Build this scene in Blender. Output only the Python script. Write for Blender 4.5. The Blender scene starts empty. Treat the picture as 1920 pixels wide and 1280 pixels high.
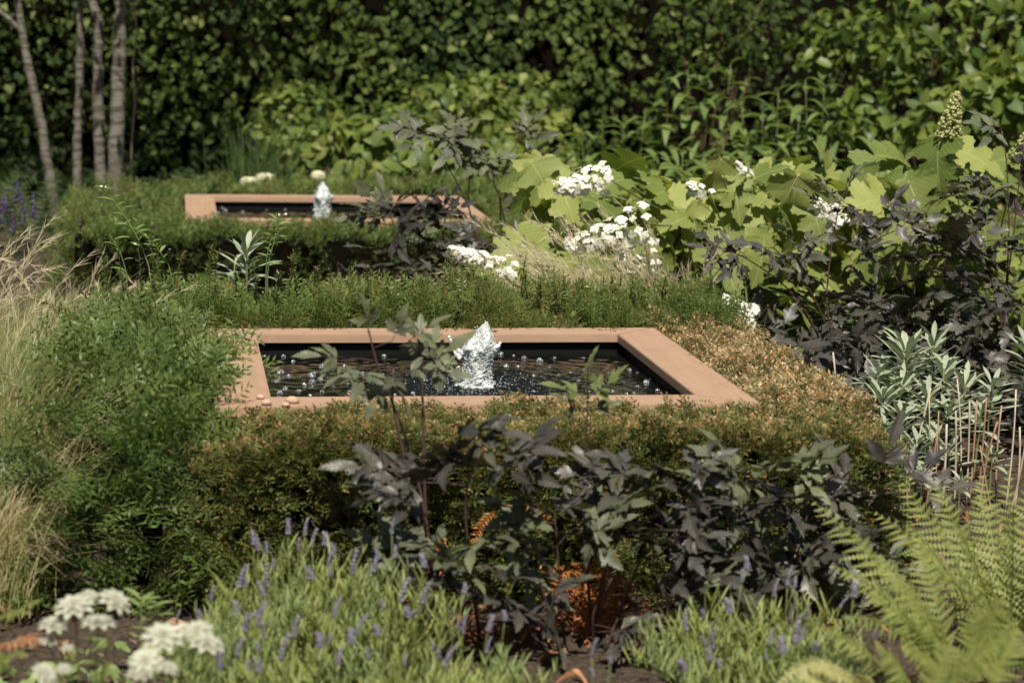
import bpy, math
import numpy as np
from mathutils import Vector, Matrix
from mathutils.geometry import tessellate_polygon

SC = bpy.context.scene
COL = SC.collection
PI = math.pi

# ------------------------------------------------------------------ camera
FPX, PITCH, YAW, ROLL, CAMZ = 4455.0, 0.1451, 0.1423, 0.0183, 1.65
_fw = np.array([math.sin(YAW)*math.cos(PITCH), math.cos(YAW)*math.cos(PITCH), -math.sin(PITCH)])
_r0 = np.array([math.cos(YAW), -math.sin(YAW), 0.0]); _u0 = np.cross(_r0, _fw)
_r = _r0*math.cos(ROLL) + _u0*math.sin(ROLL); _u = -_r0*math.sin(ROLL) + _u0*math.cos(ROLL)
CAM = np.array([0.0, 0.0, CAMZ])
cd = bpy.data.cameras.new('camera'); cam = bpy.data.objects.new('camera', cd); COL.objects.link(cam)
SC.camera = cam
cd.sensor_width = 36.0; cd.lens = FPX/1920*36.0; cd.clip_start = 0.05; cd.clip_end = 400
m = Matrix.Identity(4)
for i in range(3):
    m[i][0] = _r[i]; m[i][1] = _u[i]; m[i][2] = -_fw[i]; m[i][3] = CAM[i]
cam.matrix_world = m
cd.dof.use_dof = True; cd.dof.focus_distance = 7.95; cd.dof.aperture_fstop = 3.3; cd.dof.aperture_blades = 9

# ------------------------------------------------------------------ light
SUN_EL, SUN_AZ = math.radians(56), math.radians(186)      # azimuth clockwise from +Y: in front, slightly right
sdir = Vector((math.sin(SUN_AZ)*math.cos(SUN_EL), math.cos(SUN_AZ)*math.cos(SUN_EL), math.sin(SUN_EL)))
w = bpy.data.worlds.new("World"); SC.world = w; w.use_nodes = True
nt = w.node_tree; nt.nodes.clear()
sky = nt.nodes.new('ShaderNodeTexSky'); sky.sky_type = 'NISHITA'; sky.sun_disc = False
sky.sun_elevation = SUN_EL; sky.sun_rotation = SUN_AZ
bg = nt.nodes.new('ShaderNodeBackground'); bg.inputs[1].default_value = 0.050
ow = nt.nodes.new('ShaderNodeOutputWorld')
wb = nt.nodes.new('ShaderNodeMix'); wb.data_type = 'RGBA'; wb.blend_type = 'MULTIPLY'; wb.inputs[0].default_value = 1.0
wb.inputs[7].default_value = (1.0, 0.92, 0.80, 1)          # warm white balance of the photograph
nt.links.new(sky.outputs[0], wb.inputs[6]); nt.links.new(wb.outputs[2], bg.inputs[0]); nt.links.new(bg.outputs[0], ow.inputs[0])
ld = bpy.data.lights.new('sun', 'SUN'); ld.energy = 5.0; ld.angle = math.radians(0.53); ld.color = (1.0, 0.94, 0.84)
sun = bpy.data.objects.new('sun', ld); COL.objects.link(sun)
sun.rotation_euler = sdir.to_track_quat('Z', 'Y').to_euler(); sun.location = (0, 0, 30)
SC.view_settings.view_transform = 'Standard'; SC.view_settings.look = 'None'
SC.view_settings.exposure = 0.42; SC.view_settings.gamma = 1.0; SC.view_settings.use_curve_mapping = False
SC.cycles.use_denoising = True
SC.cycles.max_bounces = 8; SC.cycles.transparent_max_bounces = 12
SC.cycles.caustics_reflective = False; SC.cycles.caustics_refractive = False
SC.cycles.sample_clamp_indirect = 6.0

# ------------------------------------------------------------------ helpers
rng = np.random.default_rng(7)
def U(a, b, n=None): return rng.uniform(a, b, n)
def at(px, py, Y):
    d = _fw*FPX + _r*(px-960) - _u*(py-640)
    return CAM + d*(Y/d[1])
def atz(px, py, z):
    d = _fw*FPX + _r*(px-960) - _u*(py-640)
    return CAM + d*((z-CAMZ)/d[2])
def ppm(Y): return FPX/Y
def nrm(v):
    v = np.asarray(v, float)
    return v/np.maximum(np.linalg.norm(v, axis=-1, keepdims=True), 1e-9)
TOSUN = np.array(sdir[:])

def frames(d, n):
    """arrays of directions (leaf axis) and approximate normals -> rotation matrices"""
    d = nrm(d); n = np.broadcast_to(np.asarray(n, float), d.shape)
    x = np.cross(d, n); bad = np.linalg.norm(x, axis=-1) < 1e-5
    if bad.any(): x[bad] = np.cross(d[bad], [0.3, 0.9, 0.1])
    x = nrm(x); z = np.cross(x, d)
    return np.stack([x, d, z], -1)

class Acc:
    def __init__(s): s.V = []; s.F = []; s.A = []; s.M = []; s.n = 0
    def add(s, V, F, A=None, mat=0):
        V = np.asarray(V, float).reshape(-1, 3); F = np.asarray(F, int).reshape(-1, 3)
        s.V.append(V); s.F.append(F+s.n); s.n += len(V)
        s.A.append(np.zeros((len(V), 3)) if A is None else np.asarray(A, float)); s.M.append(np.full(len(F), mat, np.int32))
    def inst(s, P, R, T, sc=1.0, mat=0, tint=None):
        V, F, A = P; k = len(T)
        if k == 0: return
        sc = np.broadcast_to(np.asarray(sc, float), (k,))
        W = np.einsum('kij,nj->kni', R, V)*sc[:, None, None] + T[:, None, :]
        FF = (F[None] + (np.arange(k)*len(V))[:, None, None]).reshape(-1, 3)
        AA = np.tile(A, (k, 1))
        if tint is not None: AA[:, 0] = np.repeat(np.random.default_rng(k).uniform(0, 1, k), len(V))
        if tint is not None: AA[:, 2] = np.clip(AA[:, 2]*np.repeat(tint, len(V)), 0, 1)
        s.add(W.reshape(-1, 3), FF, AA, mat)
    def mesh(s, name, mats, smooth=False):
        V = np.concatenate(s.V); F = np.concatenate(s.F); A = np.concatenate(s.A); M = np.concatenate(s.M)
        me = bpy.data.meshes.new(name)
        me.vertices.add(len(V)); me.vertices.foreach_set('co', V.astype(np.float32).ravel())
        me.loops.add(len(F)*3); me.loops.foreach_set('vertex_index', F.astype(np.int32).ravel())
        me.polygons.add(len(F)); me.polygons.foreach_set('loop_start', (np.arange(len(F))*3).astype(np.int32))
        me.polygons.foreach_set('material_index', M)
        me.polygons.foreach_set('use_smooth', np.full(len(F), bool(smooth)))
        at_ = me.attributes.new('lc', 'FLOAT_VECTOR', 'POINT'); at_.data.foreach_set('vector', A.astype(np.float32).ravel())
        for mt in (mats if isinstance(mats, (list, tuple)) else [mats]): me.materials.append(mt)
        me.update(calc_edges=True)
        return me

def P2mesh(name, P, mats, smooth=True):
    a = Acc(); a.add(P[0], P[1], P[2]); return a.mesh(name, mats, smooth)

def link(name, me, parent=None, M=None):
    o = bpy.data.objects.new(name, me); COL.objects.link(o)
    if parent is not None: o.parent = parent
    if M is not None: o.matrix_basis = M
    return o
def thing(name, label, cat, loc=(0, 0, 0), group=None):
    o = bpy.data.objects.new(name, None); COL.objects.link(o); o.location = tuple(map(float, loc))
    o.empty_display_size = 0.1
    o['label'] = label; o['category'] = cat
    if group: o['group'] = group
    return o
def tag(o, label, cat, group=None):
    o['label'] = label; o['category'] = cat
    if group: o['group'] = group
    return o
def M4(R, T, s=1.0):
    m = Matrix.Identity(4)
    for i in range(3):
        for j in range(3): m[i][j] = float(R[i][j]*s)
        m[i][3] = float(T[i])
    return m

# ---- prototypes: (verts, tris, lc) with local y = leaf axis, z = normal
def blade(L=1.0, W=0.1, n=4, droop=0.0, fold=0.0, shape='lance', t0=0.0, t1=1.0):
    ys = np.linspace(0, 1, n+1); V = []; A = []; F = []
    for i, y in enumerate(ys):
        wv = {'lance': math.sin(PI*min(1, (y*0.93+0.07)))**0.8, 'ovate': math.sin(PI*(y*0.98+0.02)**0.72)**0.85,
              'obov': math.sin(PI*(y*0.96+0.04)**1.5)**0.8, 'strap': (1-y)**0.35*(0.6+0.4*min(1, y*4)), 'ellip': math.sin(PI*(y*0.98+0.01))**0.6}[shape]
        wv = abs(wv)*W/2
        z = -droop*y*y
        yy = y*L*(1-0.25*abs(droop)*y)
        zl = z*L
        if i in (0, n) and shape != 'strap':
            V.append((0, yy, zl)); A.append((0, y, t0+(t1-t0)*y))
        else:
            V += [(-wv, yy, zl+wv*fold), (0, yy, zl), (wv, yy, zl+wv*fold)]
            A += [(-wv/L, y, t0+(t1-t0)*y), (0, y, t0+(t1-t0)*y), (wv/L, y, t0+(t1-t0)*y)]
    V = np.array(V); k = 0; rows = []
    for i in range(n+1):
        if i in (0, n) and shape != 'strap': rows.append([k]); k += 1
        else: rows.append([k, k+1, k+2]); k += 3
    for a, b in zip(rows[:-1], rows[1:]):
        if len(a) == 1: F += [(a[0], b[1], b[0]), (a[0], b[2], b[1])]
        elif len(b) == 1: F += [(a[0], a[1], b[0]), (a[1], a[2], b[0])]
        else:
            F += [(a[0], a[1], b[1]), (a[0], b[1], b[0]), (a[1], a[2], b[2]), (a[1], b[2], b[1])]
    return V, np.array(F), np.array(A, float)

def outline_leaf(half, bend=0.3, fold=0.25, ripple=0.03, seed=0, L=1.0):
    """half: outline points (x>=0) from base to tip; both halves built with the midrib, then bent"""
    r = np.random.default_rng(seed)
    half = np.array(half, float); V = []; F = []
    nm = 7; ymax = half[-1][1]
    mid = [(0, y) for y in np.linspace(half[0][1], ymax, nm)]
    for sgn in (1, -1):
        jit = 1+r.uniform(-0.08, 0.08, len(half))
        poly = mid[::-1][:-1] + [(0, half[0][1])] + [(sgn*p[0]*j, p[1]) for p, j in zip(half[1:-1], jit[1:-1])]
        tri = tessellate_polygon([[Vector((p[0], p[1], 0)) for p in poly]])
        b = len(V); V += poly
        F += [tuple(b+i for i in t) if sgn > 0 else tuple(b+i for i in t[::-1]) for t in tri]
    V = np.array(V, float); x, y = V[:, 0], V[:, 1]
    # weld the midribs
    key = {}; idx = []
    for i, (a, c) in enumerate(V):
        kk = (round(a, 5), round(c, 5)); idx.append(key.setdefault(kk, i))
    F = np.array([[idx[i] for i in f] for f in F]); F = F[(F[:, 0] != F[:, 1]) & (F[:, 1] != F[:, 2]) & (F[:, 0] != F[:, 2])]
    z = -bend*y*np.abs(y) + fold*np.abs(x) - 0.5*x*x*bend*2 + ripple*np.sin(9*y+seed)*np.sign(x)*np.minimum(1, np.abs(x)*6)
    VV = np.stack([x, y, z], -1)*L
    return VV, F, np.stack([x, y, y], -1)

def tube(pts, rad, sides=5, cap=True, t=0.0):
    pts = np.asarray(pts, float); n = len(pts); rad = np.broadcast_to(np.asarray(rad, float), (n,))
    tan = nrm(np.gradient(pts, axis=0)); ref = np.array([0.31, 0.17, 0.93])
    if abs(tan[0] @ nrm(ref)) > 0.9: ref = np.array([0.9, 0.3, 0.1])
    x = nrm(np.cross(tan, ref)); y = np.cross(tan, x)
    an = np.linspace(0, 2*PI, sides, endpoint=False)
    V = pts[:, None] + rad[:, None, None]*(x[:, None]*np.cos(an)[None, :, None] + y[:, None]*np.sin(an)[None, :, None])
    F = []
    for i in range(n-1):
        for j in range(sides):
            a, b = i*sides+j, i*sides+(j+1) % sides; c, d = a+sides, b+sides
            F += [(a, b, d), (a, d, c)]
    V = V.reshape(-1, 3)
    if cap:
        for e in (0, n-1):
            b = e*sides
            for j in range(1, sides-1): F.append((b, b+j, b+j+1) if e else (b, b+j+1, b+j))
    A = np.zeros((len(V), 3)); A[:, 1] = np.repeat(np.linspace(0, 1, n), sides); A[:, 2] = t
    return V, np.array(F), A
def bez(p0, p1, p2, n=7):
    t = np.linspace(0, 1, n)[:, None]; p0, p1, p2 = map(np.asarray, (p0, p1, p2))
    return (1-t)**2*p0 + 2*t*(1-t)*p1 + t*t*p2
def ico(sub=1):
    import bmesh
    bm = bmesh.new(); bmesh.ops.create_icosphere(bm, subdivisions=sub, radius=1.0)
    V = np.array([v.co[:] for v in bm.verts]); F = np.array([[v.index for v in f.verts] for f in bm.faces]); bm.free()
    return V, F, np.zeros((len(V), 3))

# ------------------------------------------------------------------ materials
class NT:
    def __init__(s, name):
        s.m = bpy.data.materials.new(name); s.m.use_nodes = True; s.t = s.m.node_tree; s.t.nodes.clear()
        s.out = s.n('ShaderNodeOutputMaterial')
    def n(s, ty, **k):
        q = s.t.nodes.new(ty)
        for a, b in k.items(): setattr(q, a, b)
        return q
    def l(s, a, b): s.t.links.new(a, b)
    def set(s, sock, v):
        if hasattr(v, 'links') or isinstance(v, bpy.types.NodeSocket): s.l(v, sock)
        else: sock.default_value = v
    def math(s, op, a, b=0.0, c=None, clamp=False):
        q = s.n('ShaderNodeMath', operation=op, use_clamp=clamp); s.set(q.inputs[0], a); s.set(q.inputs[1], b)
        if c is not None: s.set(q.inputs[2], c)
        return q.outputs[0]
    def mix(s, f, a, b, blend='MIX'):
        q = s.n('ShaderNodeMix', data_type='RGBA', blend_type=blend); s.set(q.inputs[0], f)
        s.set(q.inputs[6], a if hasattr(a, 'links') else (*a[:3], 1)); s.set(q.inputs[7], b if hasattr(b, 'links') else (*b[:3], 1))
        return q.outputs[2]
    def ramp(s, f, a, b):
        q = s.n('ShaderNodeMapRange', interpolation_type='SMOOTHSTEP'); s.set(q.inputs[0], f); s.set(q.inputs[1], a); s.set(q.inputs[2], b)
        return q.outputs[0]
    def noise(s, scale, detail=3, vec=None, rough=0.55, col=False):
        q = s.n('ShaderNodeTexNoise'); q.inputs['Scale'].default_value = scale; q.inputs['Detail'].default_value = detail
        q.inputs['Roughness'].default_value = rough
        if vec is None: vec = s.n('ShaderNodeNewGeometry').outputs['Position']
        s.l(vec, q.inputs['Vector'])
        return q.outputs[1 if col else 0]
    def bump(s, h, strength=0.3, dist=0.005):
        q = s.n('ShaderNodeBump'); q.inputs['Strength'].default_value = strength; q.inputs['Distance'].default_value = dist
        s.l(h, q.inputs['Height']); return q.outputs[0]
    def pbr(s, col, rough=0.5, spec=0.5, normal=None, **k):
        q = s.n('ShaderNodeBsdfPrincipled'); s.set(q.inputs['Base Color'], col if hasattr(col, 'links') else (*col[:3], 1))
        s.set(q.inputs['Roughness'], rough); q.inputs['Specular IOR Level'].default_value = spec
        if normal is not None: s.l(normal, q.inputs['Normal'])
        for a, b in k.items(): s.set(q.inputs[a.replace('_', ' ')], b)
        return q.outputs[0]
    def done(s, sh): s.l(sh, s.out.inputs[0]); return s.m

def leafmat(name, c1, c2, tip=None, tipr=(0.55, 1.0), tipamt=1.0, patch=None, pscale=3.0, pamt=0.6, pr=(0.45, 0.65),
            rough=0.5, spec=0.4, trans=0.3, tcol=None, vein=None, vamt=0.35, odd=None, oddp=0.04, bump=0.0, tint_rand=True, shoot=False):
    s = NT(name)
    geo = s.n('ShaderNodeNewGeometry'); oi = s.n('ShaderNodeObjectInfo')
    rnd = s.math('FRACT', s.math('ADD', geo.outputs['Random Per Island'], oi.outputs['Random']))
    lc = s.n('ShaderNodeAttribute', attribute_name='lc'); sp = s.n('ShaderNodeSeparateXYZ'); s.l(lc.outputs['Vector'], sp.inputs[0])
    if shoot: rnd = s.math('FRACT', s.math('ADD', sp.outputs[0], s.math('MULTIPLY', rnd, 0.15)))
    c = s.mix(rnd, c1, c2)
    if patch is not None:
        c = s.mix(s.math('MULTIPLY', s.ramp(s.noise(pscale, 2), *pr), pamt), c, patch)
    if tip is not None:
        f = s.ramp(sp.outputs[2], *tipr)
        f = s.math('MULTIPLY', f, tipamt)
        if tint_rand: f = s.math('MULTIPLY', f, s.ramp(s.math('FRACT', s.math('MULTIPLY', rnd, 7.31)), 0.0, 0.8))
        c = s.mix(f, c, tip)
    if odd is not None:
        c = s.mix(s.math('LESS_THAN', s.math('FRACT', s.math('MULTIPLY', rnd, 13.7)), oddp), c, odd)
    nor = None
    if vein is not None:
        ax = s.math('ABSOLUTE', sp.outputs[0])
        ph = s.math('SUBTRACT', s.math('MULTIPLY', sp.outputs[1], 9.0), s.math('MULTIPLY', ax, 11.0))
        side = s.ramp(s.math('ABSOLUTE', s.math('SUBTRACT', s.math('FRACT', ph), 0.5)), 0.40, 0.5)
        mid = s.ramp(ax, 0.018, 0.004)
        v = s.math('MAXIMUM', s.math('MULTIPLY', side, 0.55), mid)
        c = s.mix(s.math('MULTIPLY', v, vamt), c, vein)
        nz = s.noise(90, 2)
        nor = s.bump(s.math('SUBTRACT', s.math('MULTIPLY', nz, 0.5), v), 0.5, 0.002)
    elif bump:
        nor = s.bump(s.noise(120, 2), bump, 0.002)
    # mottling
    c = s.mix(s.math('MULTIPLY', s.ramp(s.noise(60, 3), 0.35, 0.75), 0.22), c, s.mix(1.0, c, (0.45, 0.5, 0.4), 'MULTIPLY'))
    p = s.pbr(c, rough, spec, nor)
    if trans > 0:
        tr = s.n('ShaderNodeBsdfTranslucent'); s.l(s.mix(1.0, c, tcol or (1.5, 1.6, 0.7), 'MULTIPLY'), tr.inputs[0])
        mx = s.n('ShaderNodeMixShader'); mx.inputs[0].default_value = trans
        s.l(p, mx.inputs[1]); s.l(tr.outputs[0], mx.inputs[2]); p = mx.outputs[0]
    return s.done(p)

MAT = {}
MAT['yew'] = leafmat('yew_green', (0.060, 0.105, 0.022), (0.185, 0.240, 0.062), tip=(0.42, 0.37, 0.16), tipr=(0.5, 1.0), patch=(0.17, 0.17, 0.055), pscale=2.2, pamt=0.5,
                     rough=0.45, spec=0.3, trans=0.2, odd=(0.25, 0.15, 0.07), oddp=0.02, shoot=True)
MAT['yew_lush'] = leafmat('yew_lush', (0.042, 0.078, 0.018), (0.155, 0.200, 0.052), tip=(0.26, 0.32, 0.10), tipr=(0.6, 1.0), tipamt=0.8, rough=0.45, spec=0.3, trans=0.22,
                          patch=(0.17, 0.19, 0.065), pscale=2.5, pamt=0.4, shoot=True)
MAT['yew_clip'] = leafmat('yew_clipped', (0.042, 0.064, 0.015), (0.165, 0.180, 0.050), tip=(0.46, 0.27, 0.130), tipr=(0.25, 0.9), tipamt=0.9, rough=0.45, spec=0.3, trans=0.16,
                          odd=(0.40, 0.19, 0.07), oddp=0.03, patch=(0.10, 0.12, 0.030), pscale=5, pamt=0.4, shoot=True)
MAT['yew_bronze'] = leafmat('yew_bronzed', (0.055, 0.080, 0.022), (0.20, 0.195, 0.070), tip=(0.56, 0.37, 0.21), tipr=(0.2, 0.8), tipamt=1.0, rough=0.5, spec=0.3, trans=0.16,
                            odd=(0.44, 0.20, 0.07), oddp=0.08, patch=(0.13, 0.13, 0.05), pscale=6.0, pamt=0.6, shoot=True)
MAT['yew_dead'] = leafmat('yew_dead', (0.38, 0.13, 0.03), (0.50, 0.21, 0.07), rough=0.6, spec=0.2, trans=0.2, tcol=(1.2, 1, .8))
MAT['core'] = leafmat('hedge_core', (0.004, 0.004, 0.002), (0.007, 0.006, 0.004), trans=0, rough=1.0, spec=0.0)  # near black: the shade inside the hedges put into the colour
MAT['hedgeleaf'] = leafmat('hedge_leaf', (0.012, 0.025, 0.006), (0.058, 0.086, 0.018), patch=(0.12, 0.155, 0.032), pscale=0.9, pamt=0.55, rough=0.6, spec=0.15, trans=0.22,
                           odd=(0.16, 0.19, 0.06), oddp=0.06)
MAT['shrub'] = leafmat('shrub_leaf', (0.065, 0.105, 0.020), (0.15, 0.195, 0.042), patch=(0.23, 0.26, 0.06), pscale=2.0, pamt=0.7, rough=0.5, spec=0.28, trans=0.28, odd=(0.25, 0.28, .08), oddp=0.05)
MAT['persic'] = leafmat('lance_leaf', (0.105, 0.155, 0.040), (0.19, 0.245, 0.07), rough=0.5, spec=0.3, trans=0.28, vein=(0.15, 0.19, 0.09), vamt=0.3)
MAT['magnolia'] = leafmat('glossy_leaf', (0.045, 0.080, 0.014), (0.165, 0.21, 0.036), rough=0.42, spec=0.35, trans=0.26, vein=(0.14, 0.17, 0.05), vamt=0.3)
MAT['hydra'] = leafmat('oak_leaf', (0.120, 0.165, 0.034), (0.330, 0.360, 0.105), rough=0.55, spec=0.3, trans=0.30, vein=(0.46, 0.50, 0.22), vamt=0.5, tcol=(1.35, 1.4, 0.6))
MAT['actaea'] = leafmat('dark_leaf', (0.026, 0.024, 0.021), (0.076, 0.071, 0.061), patch=(0.105, 0.112, 0.058), pscale=5, pamt=0.5, pr=(0.5, 0.65), rough=0.42, spec=0.5, trans=0.12,
                        vein=(0.13, 0.12, 0.10), vamt=0.5, tcol=(1.4, 1.2, 0.7))
MAT['actaea_g'] = leafmat('dusky_green_leaf', (0.080, 0.088, 0.055), (0.145, 0.160, 0.092), patch=(0.18, 0.215, 0.09), pscale=6, pamt=0.5, rough=0.48, spec=0.4, trans=0.22,
                          vein=(0.17, 0.17, 0.12), vamt=0.4, tcol=(1.3, 1.3, 0.6))
MAT['actaea_y'] = leafmat('young_leaf', (0.15, 0.18, 0.06), (0.19, 0.23, 0.08), rough=0.5, spec=0.35, trans=0.3, vein=(0.12, 0.11, 0.07), vamt=0.4)
MAT['actstem'] = leafmat('purple_stem', (0.045, 0.025, 0.027), (0.075, 0.040, 0.038), trans=0, rough=0.45)
MAT['stemgreen'] = leafmat('green_stem', (0.12, 0.15, 0.05), (0.16, 0.18, 0.07), trans=0.0, rough=0.5)
MAT['twig'] = leafmat('twig_brown', (0.09, 0.055, 0.03), (0.15, 0.10, 0.06), trans=0, rough=0.7)
MAT['cane'] = leafmat('cut_cane', (0.30, 0.13, 0.06), (0.42, 0.34, 0.25), trans=0, rough=0.7)
MAT['strawcane'] = leafmat('straw_cane', (0.45, 0.38, 0.28), (0.52, 0.45, 0.36), trans=0, rough=0.7)
MAT['euph'] = leafmat('grey_green_leaf', (0.27, 0.315, 0.22), (0.40, 0.43, 0.31), rough=0.6, spec=0.3, trans=0.18, vein=(0.42, 0.48, 0.36), vamt=0.4, tcol=(1.2, 1.3, 0.8))
MAT['fern'] = leafmat('fern_frond', (0.165, 0.205, 0.050), (0.275, 0.300, 0.085), tip=(0.34, 0.35, 0.11), tipr=(0.75, 1), rough=0.55, spec=0.3, trans=0.32)
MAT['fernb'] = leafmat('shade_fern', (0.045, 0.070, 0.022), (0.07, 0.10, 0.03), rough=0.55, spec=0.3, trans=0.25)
MAT['fernpale'] = leafmat('pale_fern', (0.42, 0.42, 0.16), (0.52, 0.48, 0.24), rough=0.55, spec=0.3, trans=0.3)
MAT['lav'] = leafmat('lavender_leaf', (0.175, 0.220, 0.050), (0.33, 0.365, 0.125), rough=0.6, spec=0.25, trans=0.25, patch=(0.20, 0.27, 0.14), pscale=6, pamt=0.5)
MAT['lavflower'] = leafmat('lavender_bud', (0.16, 0.145, 0.22), (0.32, 0.30, 0.36), rough=0.7, spec=0.2, trans=0.15, tcol=(1, 1, 1.1))
MAT['salvia'] = leafmat('violet_bud', (0.07, 0.045, 0.13), (0.15, 0.10, 0.24), rough=0.7, spec=0.2, trans=0.2, tcol=(1, .8, 1.2))
MAT['stipa'] = leafmat('feather_grass', (0.17, 0.21, 0.055), (0.34, 0.36, 0.13), tip=(0.58, 0.50, 0.33), tipr=(0.45, 1.0), rough=0.5, spec=0.3, trans=0.3)
MAT['plume'] = leafmat('grass_plume', (0.50, 0.42, 0.27), (0.62, 0.54, 0.38), rough=0.6, spec=0.2, trans=0.3, tcol=(1, 1, .8))
MAT['carex'] = leafmat('tan_grass', (0.20, 0.24, 0.07), (0.50, 0.41, 0.24), tip=(0.60, 0.46, 0.31), tipr=(0.3, 0.9), rough=0.45, spec=0.35, trans=0.25)
MAT['gtuft'] = leafmat('dark_grass', (0.05, 0.085, 0.025), (0.10, 0.14, 0.04), rough=0.5, spec=0.3, trans=0.25)
MAT['petal'] = leafmat('white_petal', (0.78, 0.77, 0.68), (0.84, 0.83, 0.76), rough=0.55, spec=0.3, trans=0.25, tcol=(1, 1, .9), odd=(0.62, 0.66, 0.42), oddp=0.12)
MAT['bud'] = leafmat('green_bud', (0.36, 0.38, 0.13), (0.52, 0.52, 0.25), rough=0.6, spec=0.25, trans=0.2)
MAT['astr'] = leafmat('papery_bract', (0.50, 0.50, 0.38), (0.64, 0.63, 0.53), tip=(0.55, 0.6, 0.42), tipr=(0.7, 1), rough=0.6, spec=0.2, trans=0.3, tcol=(1, 1, .9))
MAT['weed'] = leafmat('weed_leaf', (0.17, 0.24, 0.07), (0.24, 0.31, 0.11), rough=0.5, spec=0.3, trans=0.3)
MAT['litter'] = leafmat('dry_leaf', (0.20, 0.085, 0.035), (0.42, 0.22, 0.115), rough=0.7, spec=0.2, trans=0.12, tcol=(1, .9, .8))
MAT['mulch'] = leafmat('bark_chip', (0.06, 0.042, 0.03), (0.20, 0.15, 0.11), rough=0.85, spec=0.2, trans=0)

def bark():
    s = NT('pale_bark')
    tc = s.n('ShaderNodeTexCoord'); mp = s.n('ShaderNodeMapping'); mp.inputs['Scale'].default_value = (12, 12, 45)
    s.l(tc.outputs['Object'], mp.inputs[0])
    n1 = s.noise(1.0, 4, mp.outputs[0]); n2 = s.noise(9, 3, tc.outputs['Object'])
    c = s.mix(s.ramp(n1, 0.42, 0.62), (0.175, 0.16, 0.13), (0.075, 0.065, 0.05))
    c = s.mix(s.math('MULTIPLY', s.ramp(n2, 0.55, 0.7), 0.7), c, (0.08, 0.09, 0.05))
    return s.done(s.pbr(c, 0.8, 0.2, s.bump(n1, 0.6, 0.01)))
MAT['bark'] = bark()

def rimmat():
    s = NT('rim_composite')
    tc = s.n('ShaderNodeTexCoord'); mp = s.n('ShaderNodeMapping'); mp.inputs['Scale'].default_value = (1.5, 60, 60)
    s.l(tc.outputs['Object'], mp.inputs[0])
    g = s.noise(1.0, 4, mp.outputs[0], 0.6); fine = s.noise(260, 3, tc.outputs['Object']); big = s.noise(5, 4, tc.outputs['Object'])
    c = s.mix(s.ramp(g, 0.3, 0.7), (0.360, 0.232, 0.150), (0.412, 0.270, 0.182))
    c = s.mix(s.math('MULTIPLY', s.ramp(big, 0.45, 0.7), 0.35), c, (0.31, 0.19, 0.125))
    c = s.mix(s.math('MULTIPLY', s.ramp(fine, 0.6, 0.75), 0.3), c, (0.30, 0.18, 0.11))
    st_ = s.noise(14, 5, tc.outputs['Object'], 0.7); c = s.mix(s.math('MULTIPLY', s.ramp(st_, 0.60, 0.68), 0.22), c, (0.23, 0.14, 0.09)); c = s.mix(s.math('MULTIPLY', s.ramp(s.noise(31, 4, tc.outputs['Object']), 0.64, 0.72), 0.3), c, (0.50, 0.37, 0.28))
    h = s.math('ADD', s.math('MULTIPLY', g, 0.6), s.math('MULTIPLY', fine, 0.5))
    return s.done(s.pbr(c, 0.62, 0.3, s.bump(h, 0.25, 0.002)))
MAT['rim'] = rimmat()
def tankmat():
    s = NT('black_liner'); n = s.noise(25, 4)
    return s.done(s.pbr(s.mix(n, (0.004, 0.004, 0.004), (0.010, 0.0095, 0.009)), 0.6, 0.15, s.bump(n, 0.2, 0.004)))
MAT['tank'] = tankmat()
def watermat():
    s = NT('dark_water')
    n = s.noise(28, 3); n2 = s.noise(95, 2)
    h = s.math('ADD', s.math('MULTIPLY', n, 0.7), s.math('MULTIPLY', n2, 0.25))
    return s.done(s.pbr((0.006, 0.007, 0.006), 0.03, 0.5, s.bump(h, 0.12, 0.01), IOR=1.33))
MAT['water'] = watermat()
def bubblemat():
    s = NT('bubble_film')
    lw = s.n('ShaderNodeLayerWeight'); lw.inputs[0].default_value = 0.35
    tr = s.n('ShaderNodeBsdfTransparent'); gl = s.n('ShaderNodeBsdfGlossy'); gl.inputs['Roughness'].default_value = 0.06
    mx = s.n('ShaderNodeMixShader')
    s.l(s.math('ADD', s.math('MULTIPLY', lw.outputs['Facing'], 0.75), 0.16, clamp=True), mx.inputs[0]); s.l(tr.outputs[0], mx.inputs[1]); s.l(gl.outputs[0], mx.inputs[2])
    df = s.n('ShaderNodeBsdfDiffuse'); df.inputs[0].default_value = (.8, .82, .82, 1); m2 = s.n('ShaderNodeMixShader')
    s.l(s.math('ADD', s.math('MULTIPLY', s.ramp(s.noise(160, 2), .5, .65), .55), .05), m2.inputs[0]); s.l(mx.outputs[0], m2.inputs[1]); s.l(df.outputs[0], m2.inputs[2])  # white diffuse patches painted on as sky highlights of the film
    return s.done(m2.outputs[0])
MAT['bubble'] = bubblemat()
def foammat():
    s = NT('foaming_water')
    n = s.noise(120, 3)
    p = s.pbr((0.66, 0.69, 0.68), 0.30, 0.5, s.bump(n, 0.7, 0.006), IOR=1.33)
    gl = s.n('ShaderNodeBsdfGlass'); gl.inputs['IOR'].default_value = 1.33; gl.inputs['Roughness'].default_value = 0.02
    mx = s.n('ShaderNodeMixShader'); s.l(s.math('MULTIPLY', s.ramp(s.noise(90, 3), 0.45, 0.62), 0.22), mx.inputs[0]); s.l(p, mx.inputs[1]); s.l(gl.outputs[0], mx.inputs[2])
    return s.done(mx.outputs[0])
MAT['foam'] = foammat()
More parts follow.
